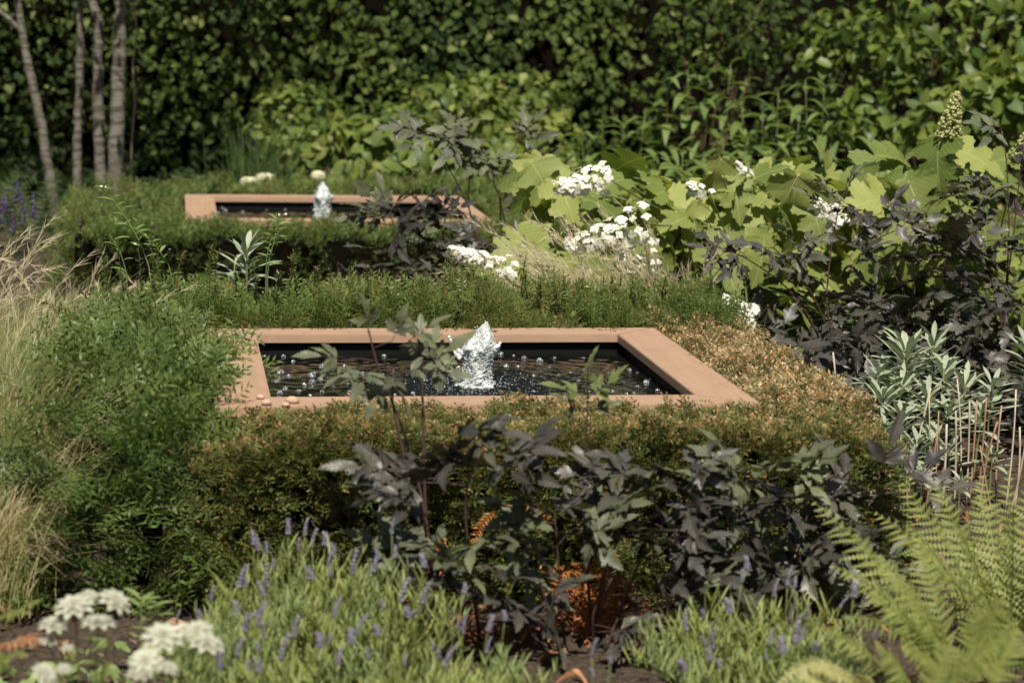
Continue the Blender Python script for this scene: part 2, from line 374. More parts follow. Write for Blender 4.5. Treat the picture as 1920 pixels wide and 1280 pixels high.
def soilmat():
    s = NT('mulched_soil')
    a = s.noise(9, 5); b = s.noise(70, 5, rough=0.7); c_ = s.noise(180, 3)
    c = s.mix(s.ramp(b, 0.35, 0.65), (0.035, 0.025, 0.018), (0.12, 0.088, 0.062))
    c = s.mix(s.math('MULTIPLY', s.ramp(c_, 0.58, 0.72), 0.8), c, (0.24, 0.18, 0.13))
    c = s.mix(s.math('MULTIPLY', s.ramp(a, 0.5, 0.7), 0.4), c, (0.05, 0.05, 0.025))
    return s.done(s.pbr(c, 0.9, 0.15, s.bump(s.math('ADD', b, s.math('MULTIPLY', c_, 0.4)), 0.8, 0.02)))
MAT['soil'] = soilmat()
def stonemat():
    s = NT('pebble_stone'); n = s.noise(60, 4)
    return s.done(s.pbr(s.mix(n, (0.36, 0.24, 0.16), (0.52, 0.38, 0.28)), 0.75, 0.25, s.bump(n, 0.4, 0.003)))
MAT['stone'] = stonemat()

# ------------------------------------------------------------------ ground
RIM = 0.48
def ground():
    a = Acc()
    xs = np.concatenate([np.linspace(-120, -6, 8), np.linspace(-4, 10, 90), np.linspace(12, 130, 8)])
    ys = np.concatenate([np.linspace(-60, 2, 6), np.linspace(4, 21, 110), np.linspace(24, 200, 8)])
    X, Y = np.meshgrid(xs, ys, indexing='ij')
    Z = 0.018*np.sin(X*3.1+1)*np.sin(Y*2.3) + 0.012*np.sin(X*7.7+Y*5.1) + 0.008*rng.standard_normal(X.shape)
    far = (np.abs(X-3) > 8) | (Y > 22) | (Y < 3); Z[far] = 0
    V = np.stack([X, Y, Z], -1).reshape(-1, 3); n, k = X.shape
    i, j = np.meshgrid(np.arange(n-1), np.arange(k-1), indexing='ij'); q = (i*k+j).ravel()
    F = np.concatenate([np.stack([q, q+k, q+k+1], -1), np.stack([q, q+k+1, q+1], -1)])
    a.add(V, F)
    o = link('ground', a.mesh('ground', MAT['soil'], True)); o['kind'] = 'structure'
ground()

# ------------------------------------------------------------------ pools
S, RW, TH = 1.585, 0.1635, 0.030
POOLS = [(0.111, 6.673), (0.056, 12.157)]
def box_tris(x0, x1, y0, y1, z0, z1, b=0.0):
    import bmesh
    bm = bmesh.new(); r = bmesh.ops.create_cube(bm, size=1)
    for v in bm.verts: v.co = Vector(((x0+x1)/2+v.co.x*(x1-x0), (y0+y1)/2+v.co.y*(y1-y0), (z0+z1)/2+v.co.z*(z1-z0)))
    if b: bmesh.ops.bevel(bm, geom=bm.edges[:], offset=b, segments=2, affect='EDGES')
    bmesh.ops.triangulate(bm, faces=bm.faces[:])
    V = np.array([v.co[:] for v in bm.verts]); F = np.array([[v.index for v in f.verts] for f in bm.faces]); bm.free()
    return V, F, np.zeros((len(V), 3))
def mitre_board():
    """local: outer edge y=0 from x=0..S, inner edge y=RW from RW..S-RW; butt-mitred with 0.8 mm gap, small bevel"""
    import bmesh
    bm = bmesh.new(); g = 0.0009
    lo = [(g, 0), (S-g, 0), (S-RW-g, RW), (RW+g, RW)]
    b = [bm.verts.new((x, y, -TH)) for x, y in lo]; t = [bm.verts.new((x, y, 0)) for x, y in lo]
    bm.faces.new(b[::-1]); bm.faces.new(t)
    for i in range(4): bm.faces.new((b[i], b[(i+1) % 4], t[(i+1) % 4], t[i]))
    bmesh.ops.bevel(bm, geom=bm.edges[:], offset=0.0022, segments=2, affect='EDGES')
    me = bpy.data.meshes.new('rim_board'); bm.to_mesh(me); bm.free(); me.materials.append(MAT['rim']); 
    return me
board = mitre_board()
WZ = RIM-0.068
def pool(k, label):
    x0, y0 = POOLS[k]
    t = thing('garden_pool', label, 'pool', (x0+S/2, y0+S/2, 0), 'square raised pools in the planting bed')
    for i in range(4):
        a = i*PI/2
        R = Matrix.Rotation(a, 4, 'Z'); c = Matrix.Translation((0, 0, RIM)) @ R @ Matrix.Translation((-S/2, -S/2, 0))
        link('rim_board', board, t, c)
    i0 = S/2-RW+0.02; o0 = S/2-0.03
    a = Acc()
    for sx0, sx1, sy0, sy1 in ((-o0, o0, -o0, -i0), (-o0, o0, i0, o0), (-o0, -i0, -i0, i0), (i0, o0, -i0, i0)):
        a.add(*box_tris(sx0, sx1, sy0, sy1, -0.02, RIM-TH-0.0005))
    a.add(*box_tris(-i0, i0, -i0, i0, -0.02, 0.05))
    link('tank', a.mesh('tank', MAT['tank']), t)
pool(0, 'nearer square raised pool with a terracotta coloured flat rim and jet')
pool(1, 'farther square raised pool with a terracotta coloured rim, out of focus')
# water sheets with real ripples round the jet
JETS = [at(893, 700, 7.42), at(605, 396, 12.93)]
def water(k):
    x0, y0 = POOLS[k]; i0 = S/2-RW+0.019; cx, cy = x0+S/2, y0+S/2
    N = 190 if k == 0 else 90
    g = np.linspace(-i0, i0, N); X, Y = np.meshgrid(g, g, indexing='ij'); X = X+cx; Y = Y+cy
    jx, jy = JETS[k][0], JETS[k][1]
    r = np.hypot(X-jx, Y-jy); r2 = np.random.default_rng(3+k)
    Z = 0.0030*np.sin(r*95)*np.exp(-r*2.6)
    for _ in range(26):
        th = r2.uniform(0, 2*PI); kx = r2.uniform(25, 110); Z += 0.00030*np.sin(kx*(X*math.cos(th)+Y*math.sin(th))+r2.uniform(0, 6))*(0.35+1.3*np.exp(-r*2.2))
    ch = r2.standard_normal((N, N)); ch = (ch+np.roll(ch, 1, 0)+np.roll(ch, 1, 1)+np.roll(ch, -1, 1))/2
    Z += ch*0.0042*np.exp(-(r/0.30)**2)
    V = np.stack([X, Y, Z+WZ], -1).reshape(-1, 3)
    i, j = np.meshgrid(np.arange(N-1), np.arange(N-1), indexing='ij'); q = (i*N+j).ravel()
    F = np.concatenate([np.stack([q, q+N, q+N+1], -1), np.stack([q, q+N+1, q+1], -1)])
    a = Acc(); a.add(V, F); o = link('water', a.mesh('water', MAT['water'], True)); o['kind'] = 'structure'
water(0); water(1)

def jet(k, H, W, label, seed):
    r = np.random.default_rng(seed); jx, jy = JETS[k][0], JETS[k][1]
    t = thing('fountain_jet', label, 'fountain jet', (jx, jy, WZ), 'foaming fountain jets of the pools')
    # lumpy column
    n, m_ = 46, 30; a = Acc()
    prof_z = np.linspace(-0.008, 1, n)
    def rad(z): return W/2*np.interp(z, [0, .05, .12, .3, .5, .62, .72, .85, .95, 1], [1.35, 1.02, .86, .80, .86, 1.02, .72, .45, .20, .05])
    th = np.linspace(0, 2*PI, m_, endpoint=False)
    Zg, T = np.meshgrid(prof_z, th, indexing='ij')
    ph = r.uniform(0, 6, 12)
    lump = 1+0.17*np.sin(3*T+7*Zg+ph[0])+0.10*np.sin(5*T-13*Zg+ph[1])+0.08*np.sin(9*T+31*Zg+ph[2])+0.10*r.standard_normal(T.shape)
    Rr = rad(Zg)*lump; lean = 0.30*W*Zg**2*(1 if k == 0 else 0)
    V = np.stack([Rr*np.cos(T)+lean, Rr*np.sin(T), Zg*H], -1).reshape(-1, 3)
    F = []
    for i in range(n-1):
        for j in range(m_):
            p, q = i*m_+j, i*m_+(j+1) % m_; F += [(p, q, q+m_), (p, q+m_, p+m_)]
    a.add(V, F); o = link('column', a.mesh('column', MAT['foam'], True), t)
    # froth beads
    b = Acc(); I = ico(1); I2 = ico(2); nb = 4200 if k == 0 else 1100
    z = r.uniform(0, 1, nb)**1.1; tt = r.uniform(0, 2*PI, nb); rr = rad(z)*r.uniform(0.9, 1.22, nb)
    T3 = np.stack([rr*np.cos(tt)+0.3*W*z*z*(k == 0), rr*np.sin(tt), z*H+r.normal(0, .004, nb)], -1)
    R = np.tile(np.eye(3), (nb, 1, 1)); b.inst(I, R, T3, r.uniform(0.0008, 0.0024, nb)*(1.0 if k == 0 else 1.3))
    B0 = b; b = Acc(); nb = 800 if k == 0 else 200                       # splash foam on the surface
    rr = W*(0.55+np.abs(r.normal(0, 1.15, nb))); tt = r.uniform(0, 2*PI, nb)
    T3 = np.stack([rr*np.cos(tt), rr*np.sin(tt), r.exponential(0.003, nb)], -1)
    b.inst(I, np.tile(np.eye(3), (nb, 1, 1)), T3, r.uniform(0.0010, 0.0028, nb))
    link('foam_ring', b.mesh('foam_ring', MAT['bubble'], True), t)['kind'] = 'stuff'; b = B0
    nb = 60
    z = r.uniform(0.1, 0.95, nb); tt = r.uniform(0, 2*PI, nb); rr = rad(z)+r.uniform(0.002, .02, nb)
    b.inst(I, np.tile(np.eye(3), (nb, 1, 1)), np.stack([rr*np.cos(tt), rr*np.sin(tt), z*H], -1), r.uniform(0.001, 0.003, nb))
    link('froth', b.mesh('froth', MAT['foam'], True), t)['kind'] = 'stuff'
    # thrown wings of water at the sides
    if k == 0:
        for pts, r0 in (([(-.045, 0, .10), (-.075, -.01, .125), (-.088, -.01, .155)], .012), ([(-.05, -.01, .09), (-.075, -.01, .10), (-.072, -.01, .13)], .010),
                        ([(.05, 0, .10), (.066, -.01, .118), (.074, -.01, .138)], .011), ([(-.05, -.02, .03), (-.078, -.02, .045), (-.06, -.02, .065)], .008),
                        ([(.022, 0, .175), (.027, 0, .19), (.031, 0, .205)], .005)):
            P = bez(*pts, n=9); P = P + r.normal(0, .0016, P.shape)
            tb = Acc(); tb.add(*tube(P, np.linspace(r0, r0*0.35, 9)*(1+.25*r.standard_normal(9)*.5), 8)); tb.inst(I, np.eye(3)[None], P[-1:], r0*0.55)
            link('splash', tb.mesh('splash', MAT['foam'], True), t)
jet(0, 0.200, 0.098, 'foaming white water jet rising in the middle of the nearer pool', 5)
jet(1, 0.205, 0.095, 'blurred foaming water jet rising in the farther pool', 6)

def bubbles():
    V, F, A = ico(3)
    keep = V[:, 2] > -0.05; idx = -np.ones(len(V), int); idx[keep] = np.arange(keep.sum())
    F2 = F[keep[F].all(1)]; me = P2mesh('bubble', (V[keep], idx[F2], A[keep]), MAT['bubble'])
    spots = [(532,669,5),(497,668,3),(550,678,4),(525,700,8),(542,707,6),(584,705,8),(586,718,7),(605,690,8),(615,685,6),(604,735,4),(600,713,5),(570,722,5),(535,730,5),
             (525,738,5),(581,742,4),(645,686,4),(642,702,3),(652,720,4),(655,735,5),(697,735,5),(720,668,5),(832,672,3),(939,665,5),(963,668,3),(983,672,5),(1012,677,6),(1040,672,3),
             (949,688,5),(971,688,4),(1000,705,4),(1030,690,4),(1110,668,4),(1160,690,3),(1094,672,3),(1180,695,5),(1195,700,3),(1212,717,6),(1233,733,6),(1195,725,4),(1220,711,3),
             (1105,735,4),(1060,725,3),(1085,716,4),(1130,720,4),(1150,735,4),(1175,740,4),(1188,738,4),(1040,740,4),(1000,735,4),(1020,722,4),(960,742,3),(590,700,4),(613,702,4),
             (520,716,5),(560,735,5),(625,725,4),(648,745,4),(680,700,4),(675,745,5),(740,742,4),(760,720,4),(775,738,4),(700,716,4),(1048,704,3),(1070,700,4),(1094,694,4),(1140,700,3)]
    for (px, py, rp) in spots:
        p = atz(px, py, WZ)
        o = link('bubble', me, None, M4(np.eye(3), (p[0], p[1], WZ+0.0005), rp/ppm(p[1])*1.08*(.8+.4*((px*7+py*3) % 10)/10)))
        tag(o, 'small round bubble floating on the dark water of the nearer pool', 'bubble', 'bubbles floating on the nearer pool')
    for (px, py, rp) in [(431,383,3),(455,382,3),(416,391,3),(437,389,3),(423,395,3),(554,386,3),(455,398,3),(480,390,2),(500,395,2),(650,385,3),(690,388,3),(665,380,3),(515,388,2),(535,394,2),(408,400,3)]:
        p = atz(px, py, WZ)
        o = link('bubble', me, None, M4(np.eye(3), (p[0], p[1], WZ+0.0005), rp/ppm(p[1])*1.2))
        tag(o, 'small blurred bubble floating on the farther pool', 'bubble', 'bubbles floating on the farther pool')
bubbles()

# ------------------------------------------------------------------ yew hedges
def yew_shoot(L=0.10, nn=24, nl=0.020, nw=0.0026, radial=False, seed=0, up=0.55, curve=0.1):
    r = np.random.default_rng(seed); a = Acc()
    s = np.linspace(0, 1, 5); P = np.stack([curve*L*0.4*np.sin(s*2), s*L, -curve*L*s*s], -1)
    a.add(*tube(P, np.linspace(0.0011, 0.0005, 5), 3, cap=False, t=0.2))
    q = (np.array([[0, 0, 0], [-.5, .45, 0.04], [.5, .45, 0.04], [0, 1, -0.03]]), np.array([[0, 2, 1], [1, 2, 3]]))
    for i in range(nn):
        f = (i+1)/(nn+1); f = 0.04+0.96*f
        c = np.array([np.interp(f, s, P[:, k]) for k in range(3)])
        side = 1 if i % 2 else -1
        ph = r.uniform(0, 2*PI) if radial else r.normal(0, 0.30)
        x = np.array([math.cos(ph)*side, 0, math.sin(ph)*(1 if radial else abs(1))])
        fw = up + 0.6*max(0, f-0.7)/0.3 + r.normal(0, .1)
        d = nrm(x + np.array([0, fw, 0.10]))
        nrmv = np.array([0, 0, 1.0]) if not radial else np.cross(x, [0, 1, 0])+[0, .2, .2]
        R = frames(d[None], nrmv[None]+r.normal(0, .07, 3))[0]
        ln = nl*r.uniform(.8, 1.1)*(1-0.45*max(0, f-0.75)/0.25)*(0.6+0.4*min(1, f*5))
        V = (q[0]*np.array([nw, ln, ln])) @ R.T + c
        a.add(V, q[1], np.array([[0, j, f] for j in (0, .4, .4, 1)]))
    return np.concatenate(a.V), np.concatenate(a.F), np.concatenate(a.A)

def yew_spray(L, nsub, seed, **k):
    r = np.random.default_rng(seed); a = Acc(); m_ = yew_shoot(L, k.get('nn', 20), k.get('nl', .022), k.get('nw', .0036), False, seed, .5, .25); a.add(*m_)
    for i in range(nsub):
        f = .12+.62*(i+.5)/nsub; sd = 1 if i % 2 else -1; l = L*(.62-.38*f)*r.uniform(.8, 1.2)
        q = yew_shoot(l, max(7, int(k.get('nn', 20)*l/L*1.1)), k.get('nl', .022)*.92, k.get('nw', .0036), False, seed+i+50, .5, .3)
        d = nrm(np.array([[sd*.85, 1.0, r.normal(0, .15)]])); R = frames(d, np.array([[0, 0, 1.]])+r.normal(0, .2, 3))
        a.inst(q, R, np.array([[0.02*L, f*L, -.25*L*f*f]]), 1.0)
    return np.concatenate(a.V), np.concatenate(a.F), np.concatenate(a.A)

def noise3(P, f, seed):
    r = np.random.default_rng(seed); o = np.zeros(len(P))
    for _ in range(7):
        k = r.normal(0, 1, 3)*f; o += np.sin(P @ k + r.uniform(0, 6.28))
    return o/3.0

def yew(name_label, root, box, n, protos, mat, out_dir, tilt=0.5, jitter=0.03, length=(0.8, 1.2), bump=0.03, faces='fblrt', tint=(0.3, 1.0), cat='hedge', tops=0.0, rseed=1, core=True, inset=0.07, wts=None, lean=(0, 0, 0), corebox=None, group=None, topbias=0.0, gap=0.15, gapf=22.0, clump=0.012, batter=0.06, rag=0.02):
    """box=(x0,x1,y0,y1,z0,z1) world; shoots stand on its noisy faces"""
    r = np.random.default_rng(rseed)
    x0, x1, y0, y1, z0, z1 = box
    t = thing('yew_hedge', name_label, cat, root, group)
    fs = {'f': ((x1-x0)*(z1-z0), (0, -1, 0)), 'b': ((x1-x0)*(z1-z0), (0, 1, 0)), 'l': ((y1-y0)*(z1-z0), (-1, 0, 0)), 'r': ((y1-y0)*(z1-z0), (1, 0, 0)), 't': ((x1-x0)*(y1-y0), (0, 0, 1))}
    if wts:
        for k, v in wts.items(): fs[k] = (fs[k][0]*v, fs[k][1])
    ar = np.array([fs[c][0] for c in faces]); cnt = (n*ar/ar.sum()).astype(int)
    P = []; N = []
    for c, k in zip(faces, cnt):
        X = r.uniform(x0, x1, k); Y = r.uniform(y0, y1, k); Z = z0+(z1-z0)*r.uniform(0, 1, k)
        if c == 'f': Y[:] = y0
        if c == 'b': Y[:] = y1
        if c == 'l': X[:] = x0
        if c == 'r': X[:] = x1
        if c == 't': Z[:] = z1
        P.append(np.stack([X, Y, Z], -1)); N.append(np.tile(fs[c][1], (k, 1)))
    P = np.concatenate(P); N = np.concatenate(N).astype(float)
    if gap:
        g_ = noise3(P, gapf, rseed+40)+.35*noise3(P, gapf*2.3, rseed+41); kp = g_ > np.quantile(g_, gap); P, N = P[kp], N[kp]; g_ = g_[kp]
    else: g_ = np.zeros(len(P))
    # round the edges
    cx = np.array([(x0+x1)/2, (y0+y1)/2, (z0+z1)/2]); hs = np.array([(x1-x0)/2, (y1-y0)/2, (z1-z0)/2])
    rel = (P-cx)/hs; ed = np.sign(rel)*np.maximum(0, np.abs(rel)-0.8)/0.2; ed[:, 2] = np.maximum(ed[:, 2], 0)
    N = nrm(N+0.55*ed*(np.abs(N) < .5))
    P = P - N*np.abs(r.normal(0, jitter, len(P)))[:, None] + N*(noise3(P, 9, rseed)*bump + np.clip(g_, -1, 1.5)*clump)[:, None]
    P[:, 2] -= .045*np.maximum(np.abs(ed[:, 0]), np.abs(ed[:, 1]))**2*(N[:, 2] > .4)*(N[:, 1] < .3)
    low = 1-np.clip((P[:, 2]-z0)/(z1-z0), 0, 1)
    for ax_i in (0, 1): P[:, ax_i] += np.where(np.abs(N[:, ax_i]) > .6, np.sign(N[:, ax_i])*batter*low*(ax_i == 1 or True), 0)*(N[:, 1] < .5)
    P[:, 2] += np.where(N[:, 2] > .5, noise3(P, 14, rseed+9)*rag, 0)
    d = nrm(N + np.array([0, 0, tilt]) + r.normal(0, 0.42, P.shape) + np.array(lean))
    up = nrm(np.array([0, -0.6, 0.9]) + r.normal(0, .35, P.shape))
    R = frames(d, up)
    a = Acc(); pk = r.integers(0, len(protos), len(P)); rt = np.array(root)
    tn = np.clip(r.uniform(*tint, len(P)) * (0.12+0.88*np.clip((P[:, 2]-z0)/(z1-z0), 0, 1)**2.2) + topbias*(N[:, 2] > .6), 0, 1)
    for i, pr in enumerate(protos):
        k = pk == i; a.inst(pr, R[k], P[k]-rt, r.uniform(*length, k.sum()), tint=tn[k])
    link('foliage', a.mesh('foliage', mat), t)['kind'] = 'stuff'
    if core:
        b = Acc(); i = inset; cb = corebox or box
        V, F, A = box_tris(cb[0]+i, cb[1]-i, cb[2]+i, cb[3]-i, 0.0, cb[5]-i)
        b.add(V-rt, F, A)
        link('inner_shade_box', b.mesh('inner_shade_box', MAT['core']), t)  # plain dark box added so gaps between the shoots read as shade
    return t

SH_LUSH = [yew_spray(0.165, n_, s, nn=18, nl=.036, nw=.0082) for s, n_ in ((1, 3), (2, 2), (3, 4), (4, 2))]
SH_UP = [yew_shoot(0.120, 20, 0.024, 0.0050, True, s, 0.8, c) for s, c in ((11, .0), (12, .15), (13, .1))] + [yew_spray(.12, 3, 14, nn=14, nl=.026, nw=.0052)]
SH_CLIP = [yew_shoot(0.060, 11, 0.022, 0.0058, rd, s, 0.7, .1) for s, rd in ((21, True), (23, True))] + [yew_spray(.075, 2, s, nn=11, nl=.022, nw=.0058) for s in (22, 24)]
SH_FAR = [yew_shoot(0.060, 10, 0.022, 0.0042, True, s, 0.7, .1) for s in (31, 32)]
X0, Y0 = POOLS[0]
X1 = X0+S; Y1 = Y0+S
# front clipped
yew('clipped bronze tipped yew hedge along the front of the nearer pool', (1.0, 6.45, 0), (X0-0.05, X1+0.27, Y0-0.37, Y0-0.005, 0.03, RIM-0.062), 5900, SH_CLIP, MAT['yew_clip'], None, gap=.04, inset=.10, batter=.09,
    faces='frt', wts={'r': 0.6, 't': 1.5}, tint=(0.1, 1.0), bump=0.012, rseed=2, tilt=0.25, topbias=0.25, group='yew hedges edging the nearer pool')
# right bronzed
yew('low bronzed yew hedge with pale brown tips right of the nearer pool', (X1+0.25, 7.5, 0), (X1+0.012, X1+0.33, Y0+0.0, Y1+0.12, 0.06, RIM-0.04), 3300, SH_CLIP, MAT['yew_bronze'], None,
    faces='ltr', wts={'l': 0.12, 't': 1.8, 'r': .6}, tint=(0.4, 1.0), bump=0.010, rseed=3, tilt=0.3, topbias=0.4, group='yew hedges edging the nearer pool')
# back green
yew('fresh green yew hedge of upright shoots behind the nearer pool', (0.9, 8.6, 0), (X0-0.25, X1+0.28, Y1+0.035, Y1+0.47, 0.12, RIM+0.0), 3900, SH_UP, MAT['yew'], None,
    faces='ftb', wts={'f': 1.0, 't': 1.7, 'b': .3}, tint=(0.1, 1.0), bump=0.03, rseed=4, tilt=1.1, inset=.10, gap=.15, rag=.03, length=(0.6, 1.3), group='yew hedges edging the nearer pool')
# left lush
tl = yew('loose dark green unclipped yew bush left of the nearer pool', (-0.25, 7.2, 0), (X0-0.43, X0-0.045, Y0-0.33, Y1+0.36, 0.05, RIM-0.03), 1900, SH_LUSH, MAT['yew_lush'], None,
    faces='fltr', wts={'r': .45, 'f': 1.3, 't': 1.3}, tint=(0.0, 1.0), bump=0.04, rseed=5, tilt=0.35, length=(0.75, 1.3), jitter=0.05, inset=0.13, gap=.30, gapf=13, clump=.04, batter=.05, rag=.04, group='yew hedges edging the nearer pool')

def long_shoots(parent, root, specs, mat, seed, k=1.0):
    """tall leaders standing out of a hedge: each a part of its own"""
    r = np.random.default_rng(seed)
    for (b, tpt, dens) in specs:
        b = np.array(b); tpt = np.array(tpt); L = np.linalg.norm(tpt-b); mid = (b+tpt)/2+np.array([r.normal(0, .01), r.normal(0, .01), 0.03*L])
        P = bez(b, mid, tpt, 9)-np.array(root); a = Acc(); a.add(*tube(P, np.linspace(.0028, .0012, 9), 4))
        n = int(L*dens); f = np.sort(r.uniform(0.1, 1, n)); C = np.stack([np.interp(f, np.linspace(0, 1, 9), P[:, j]) for j in range(3)], -1)
        tg = nrm(P[-1]-P[0]); ph = r.uniform(0, 2*PI, n); e1 = nrm(np.cross(tg, [0.2, 1, .1])); e2 = np.cross(tg, e1)
        d = nrm(np.outer(np.cos(ph), e1)+np.outer(np.sin(ph), e2)+tg*0.6)
        q = (np.array([[0, 0, 0], [-.5, .45, 0.04], [.5, .45, 0.04], [0, 1, -0.03]])*np.array([0.0044, 0.022*k, 0.022*k]), np.array([[0, 2, 1], [1, 2, 3]]), np.array([[0, 0, .5], [0, .4, .6], [0, .4, .6], [0, 1, 1.]]))
        a.inst(q, frames(d, tg+r.normal(0, .2, d.shape)), C, r.uniform(.75, 1.1, n)*(1-.35*(f > .9)))
        link('shoot', a.mesh('shoot', mat), parent)
sp = []
for (bx, by, tx, ty, Y) in [(200,560,180,440,8.35),(235,560,222,445,8.4),(265,560,258,452,8.3),(290,560,283,440,8.35),(300,560,292,450,8.45),(330,570,345,470,8.4),(395,560,398,460,8.3),(405,560,412,465,8.35),
                            (180,600,45,556,8.0),(250,640,90,575,7.7),(370,540,400,470,8.5),(340,640,372,545,8.0),(240,720,75,655,7.4),(230,600,195,520,8.2),(300,700,250,600,7.6),(360,690,345,595,7.5),(350,770,300,690,7.1),(150,720,80,640,7.5)]:
    sp.append((at(bx, by, Y), at(tx, ty, Y-0.02), 380))
long_shoots(tl, (-0.25, 7.2, 0), sp, MAT['yew'], 3)
for nm in [o for o in bpy.data.objects if o.get('label', '').startswith('fresh green yew')]:
    sp = [(at(x, 590, 8.5), at(x+U(-12, 12), ty, 8.45), 420) for x, ty in [(x_, t_) for x_, t_ in zip(np.random.default_rng(77).uniform(440, 1350, 46), np.random.default_rng(78).uniform(492, 548, 46))]+[(976,478),(1010,520),(1090,520),(920,512),(700,500),(665,520),(780,515),(560,500),(600,500),(830,520),(1185,545),(1060,505),(1240,540),(540,470),(480,490)]]
    long_shoots(nm, (0.9, 8.6, 0), sp, MAT['yew'], 4)

# far pool hedges
X0f, Y0f = POOLS[1]; X1f, Y1f = X0f+S, Y0f+S
G2 = 'yew hedges edging the farther pool'
yew('shaded yew hedge along the front of the farther pool', (0.9, 11.9, 0), (X0f-0.5, X1f+0.45, Y0f-0.42, Y0f-0.01, 0.03, RIM-0.02), 4200, SH_FAR, MAT['yew'], None, faces='frt', wts={'f': .9, 't': 1.5}, bump=.02, rseed=6, tint=(0, .7), group=G2)
yew('soft yew hedge left of the farther pool below the trunks', (-0.25, 12.9, 0), (X0f-0.62, X0f-0.015, Y0f-0.3, Y1f+0.45, 0.05, RIM+0.0), 2600, SH_FAR, MAT['yew'], None, faces='flt', bump=.03, rseed=7, tilt=.6, tint=(.2, 1), group=G2)
yew('narrow strip of yew hedge behind the farther pool', (0.9, 14.0, 0), (X0f-0.1, X1f+0.45, Y1f+0.02, Y1f+0.5, 0.05, RIM+0.02), 2200, SH_FAR, MAT['yew'], None, faces='ft', bump=.02, rseed=8, tilt=.6, tint=(.2, 1), group=G2)
yew('yew hedge right of the farther pool behind dark leaves', (X1f+.25, 12.9, 0), (X1f+0.015, X1f+0.5, Y0f, Y1f, 0.05, RIM-0.01), 1500, SH_FAR, MAT['yew'], None, faces='tr', bump=.02, rseed=9, tilt=.6, tint=(.2, 1), group=G2)

# dead orange sprays low in the front hedge: parts of that hedge
fh = [o for o in bpy.data.objects if o.get('label', '').startswith('clipped bronze')][0]
DEAD = [yew_shoot(0.07, 22, 0.015, 0.0032, False, s, 0.55, .5) for s in (41, 42)]
dm = [P2mesh('dead_spray', d, MAT['yew_dead'], False) for d in DEAD]
for cx_, cy_, n_ in [(1065,1075,9),(1085,1100,8),(1130,1095,7),(1140,1130,7),(1150,1150,4),(1210,1145,5),(1105,1080,6),(940,945,2),(745,1060,4),(820,1010,3),(905,1150,4),(950,1180,4),(880,1160,3),(1530,1120,2),(1090,1130,5),(1180,1140,3),(1100,1060,4)]:
    for _ in range(n_):
        p = at(cx_+U(-20, 20), cy_+U(-18, 18), 6.02+U(-.05, .05)) if cy_ > 800 else at(cx_+U(-8, 8), cy_+U(-8, 8), 6.33)
        d = nrm(np.array([U(-1, 1), U(-1, -.2), U(-.9, .3)])); R = frames(d[None], np.array([[0, -.5, 1.]]))[0]
        link('dead_spray', dm[int(U(0, 2))], fh, M4(R, p-np.array((1.0, 6.45, 0)), U(1.2, 2.1)))

# ------------------------------------------------------------------ background hedge, trees
def leafwall(name, label, cat, root, P, N, protos, mat, sc, seed, nparts=300, part='leaf', core=None, extra=None, dtilt=0.3, hang=-0.5, group=None):
    """many leaves: the first nparts nearest the eye each an object, the rest one stuff part"""
    r = np.random.default_rng(seed); t = thing(name, label, cat, root, group); rt = np.array(root)
    d = nrm(np.array([0, 0, hang])+r.normal(0, .55, P.shape)+N*0.3); up = nrm(N*1.0+np.array([0, 0, .6])+r.normal(0, dtilt, P.shape))
    R = frames(d, up); s = r.uniform(*sc, len(P)); pk = r.integers(0, len(protos), len(P))
    order = np.argsort(P[:, 1]+r.normal(0, .05, len(P))); top = order[:nparts]; rest = order[nparts:]
    ms = [P2mesh(part, p, mat) for p in protos]
    for i in top: link(part, ms[pk[i]], t, M4(R[i], P[i]-rt, s[i]))
    if len(rest):
        a = Acc()
        for i, p in enumerate(protos):
            k = rest[pk[rest] == i]; a.inst(p, R[k], P[k]-rt, s[k])
        link('foliage', a.mesh('foliage', mat, True), t)['kind'] = 'stuff'
    return t
OV = [blade(1, .62, 4, dr, .25, 'ovate') for dr in (.1, .3, .5)]
EL = [blade(1, .45, 5, dr, .3, 'ellip') for dr in (.15, .35, .6)]
LN = [blade(1, .29, 6, dr, .35, 'lance') for dr in (.35, .7, 1.0)]

r = np.random.default_rng(20)
n = 47000; X = r.uniform(-3.2, 8.2, n); Z = r.uniform(0.02, 5.5, n)  # unseen upper part added to keep bright sky out of the water reflection
Q = np.stack([X, X*0, Z], -1); gq = noise3(Q, 4.5, 61)+.5*noise3(Q, 10, 62)
k = ((Z < 1.75) | (r.uniform(0, 1, n) < .3)) & (gq > np.quantile(gq, .06)) & ((X < 3.5) | (r.uniform(0, 1, n) < .3)); X, Z = X[k], Z[k]
Yw = 18.3+0.25*noise3(np.stack([X, X*0, Z], -1), 2.2, 5)+np.abs(r.normal(0, .16, len(X)))
P = np.stack([X, Yw, Z], -1)
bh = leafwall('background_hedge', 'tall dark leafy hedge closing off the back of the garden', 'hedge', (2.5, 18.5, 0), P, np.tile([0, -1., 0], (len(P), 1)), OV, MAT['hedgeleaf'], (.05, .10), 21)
a = Acc(); V, F, A = box_tris(-3.2, 8.2, 18.75, 19.4, 0, 5.5); a.add(V-np.array([2.5, 18.5, 0]), F, A); link('inner_shade_box', a.mesh('inner_shade_box', MAT['core']), bh)  # dark box behind the leaves, painted stand-in for the hedge's inner shade

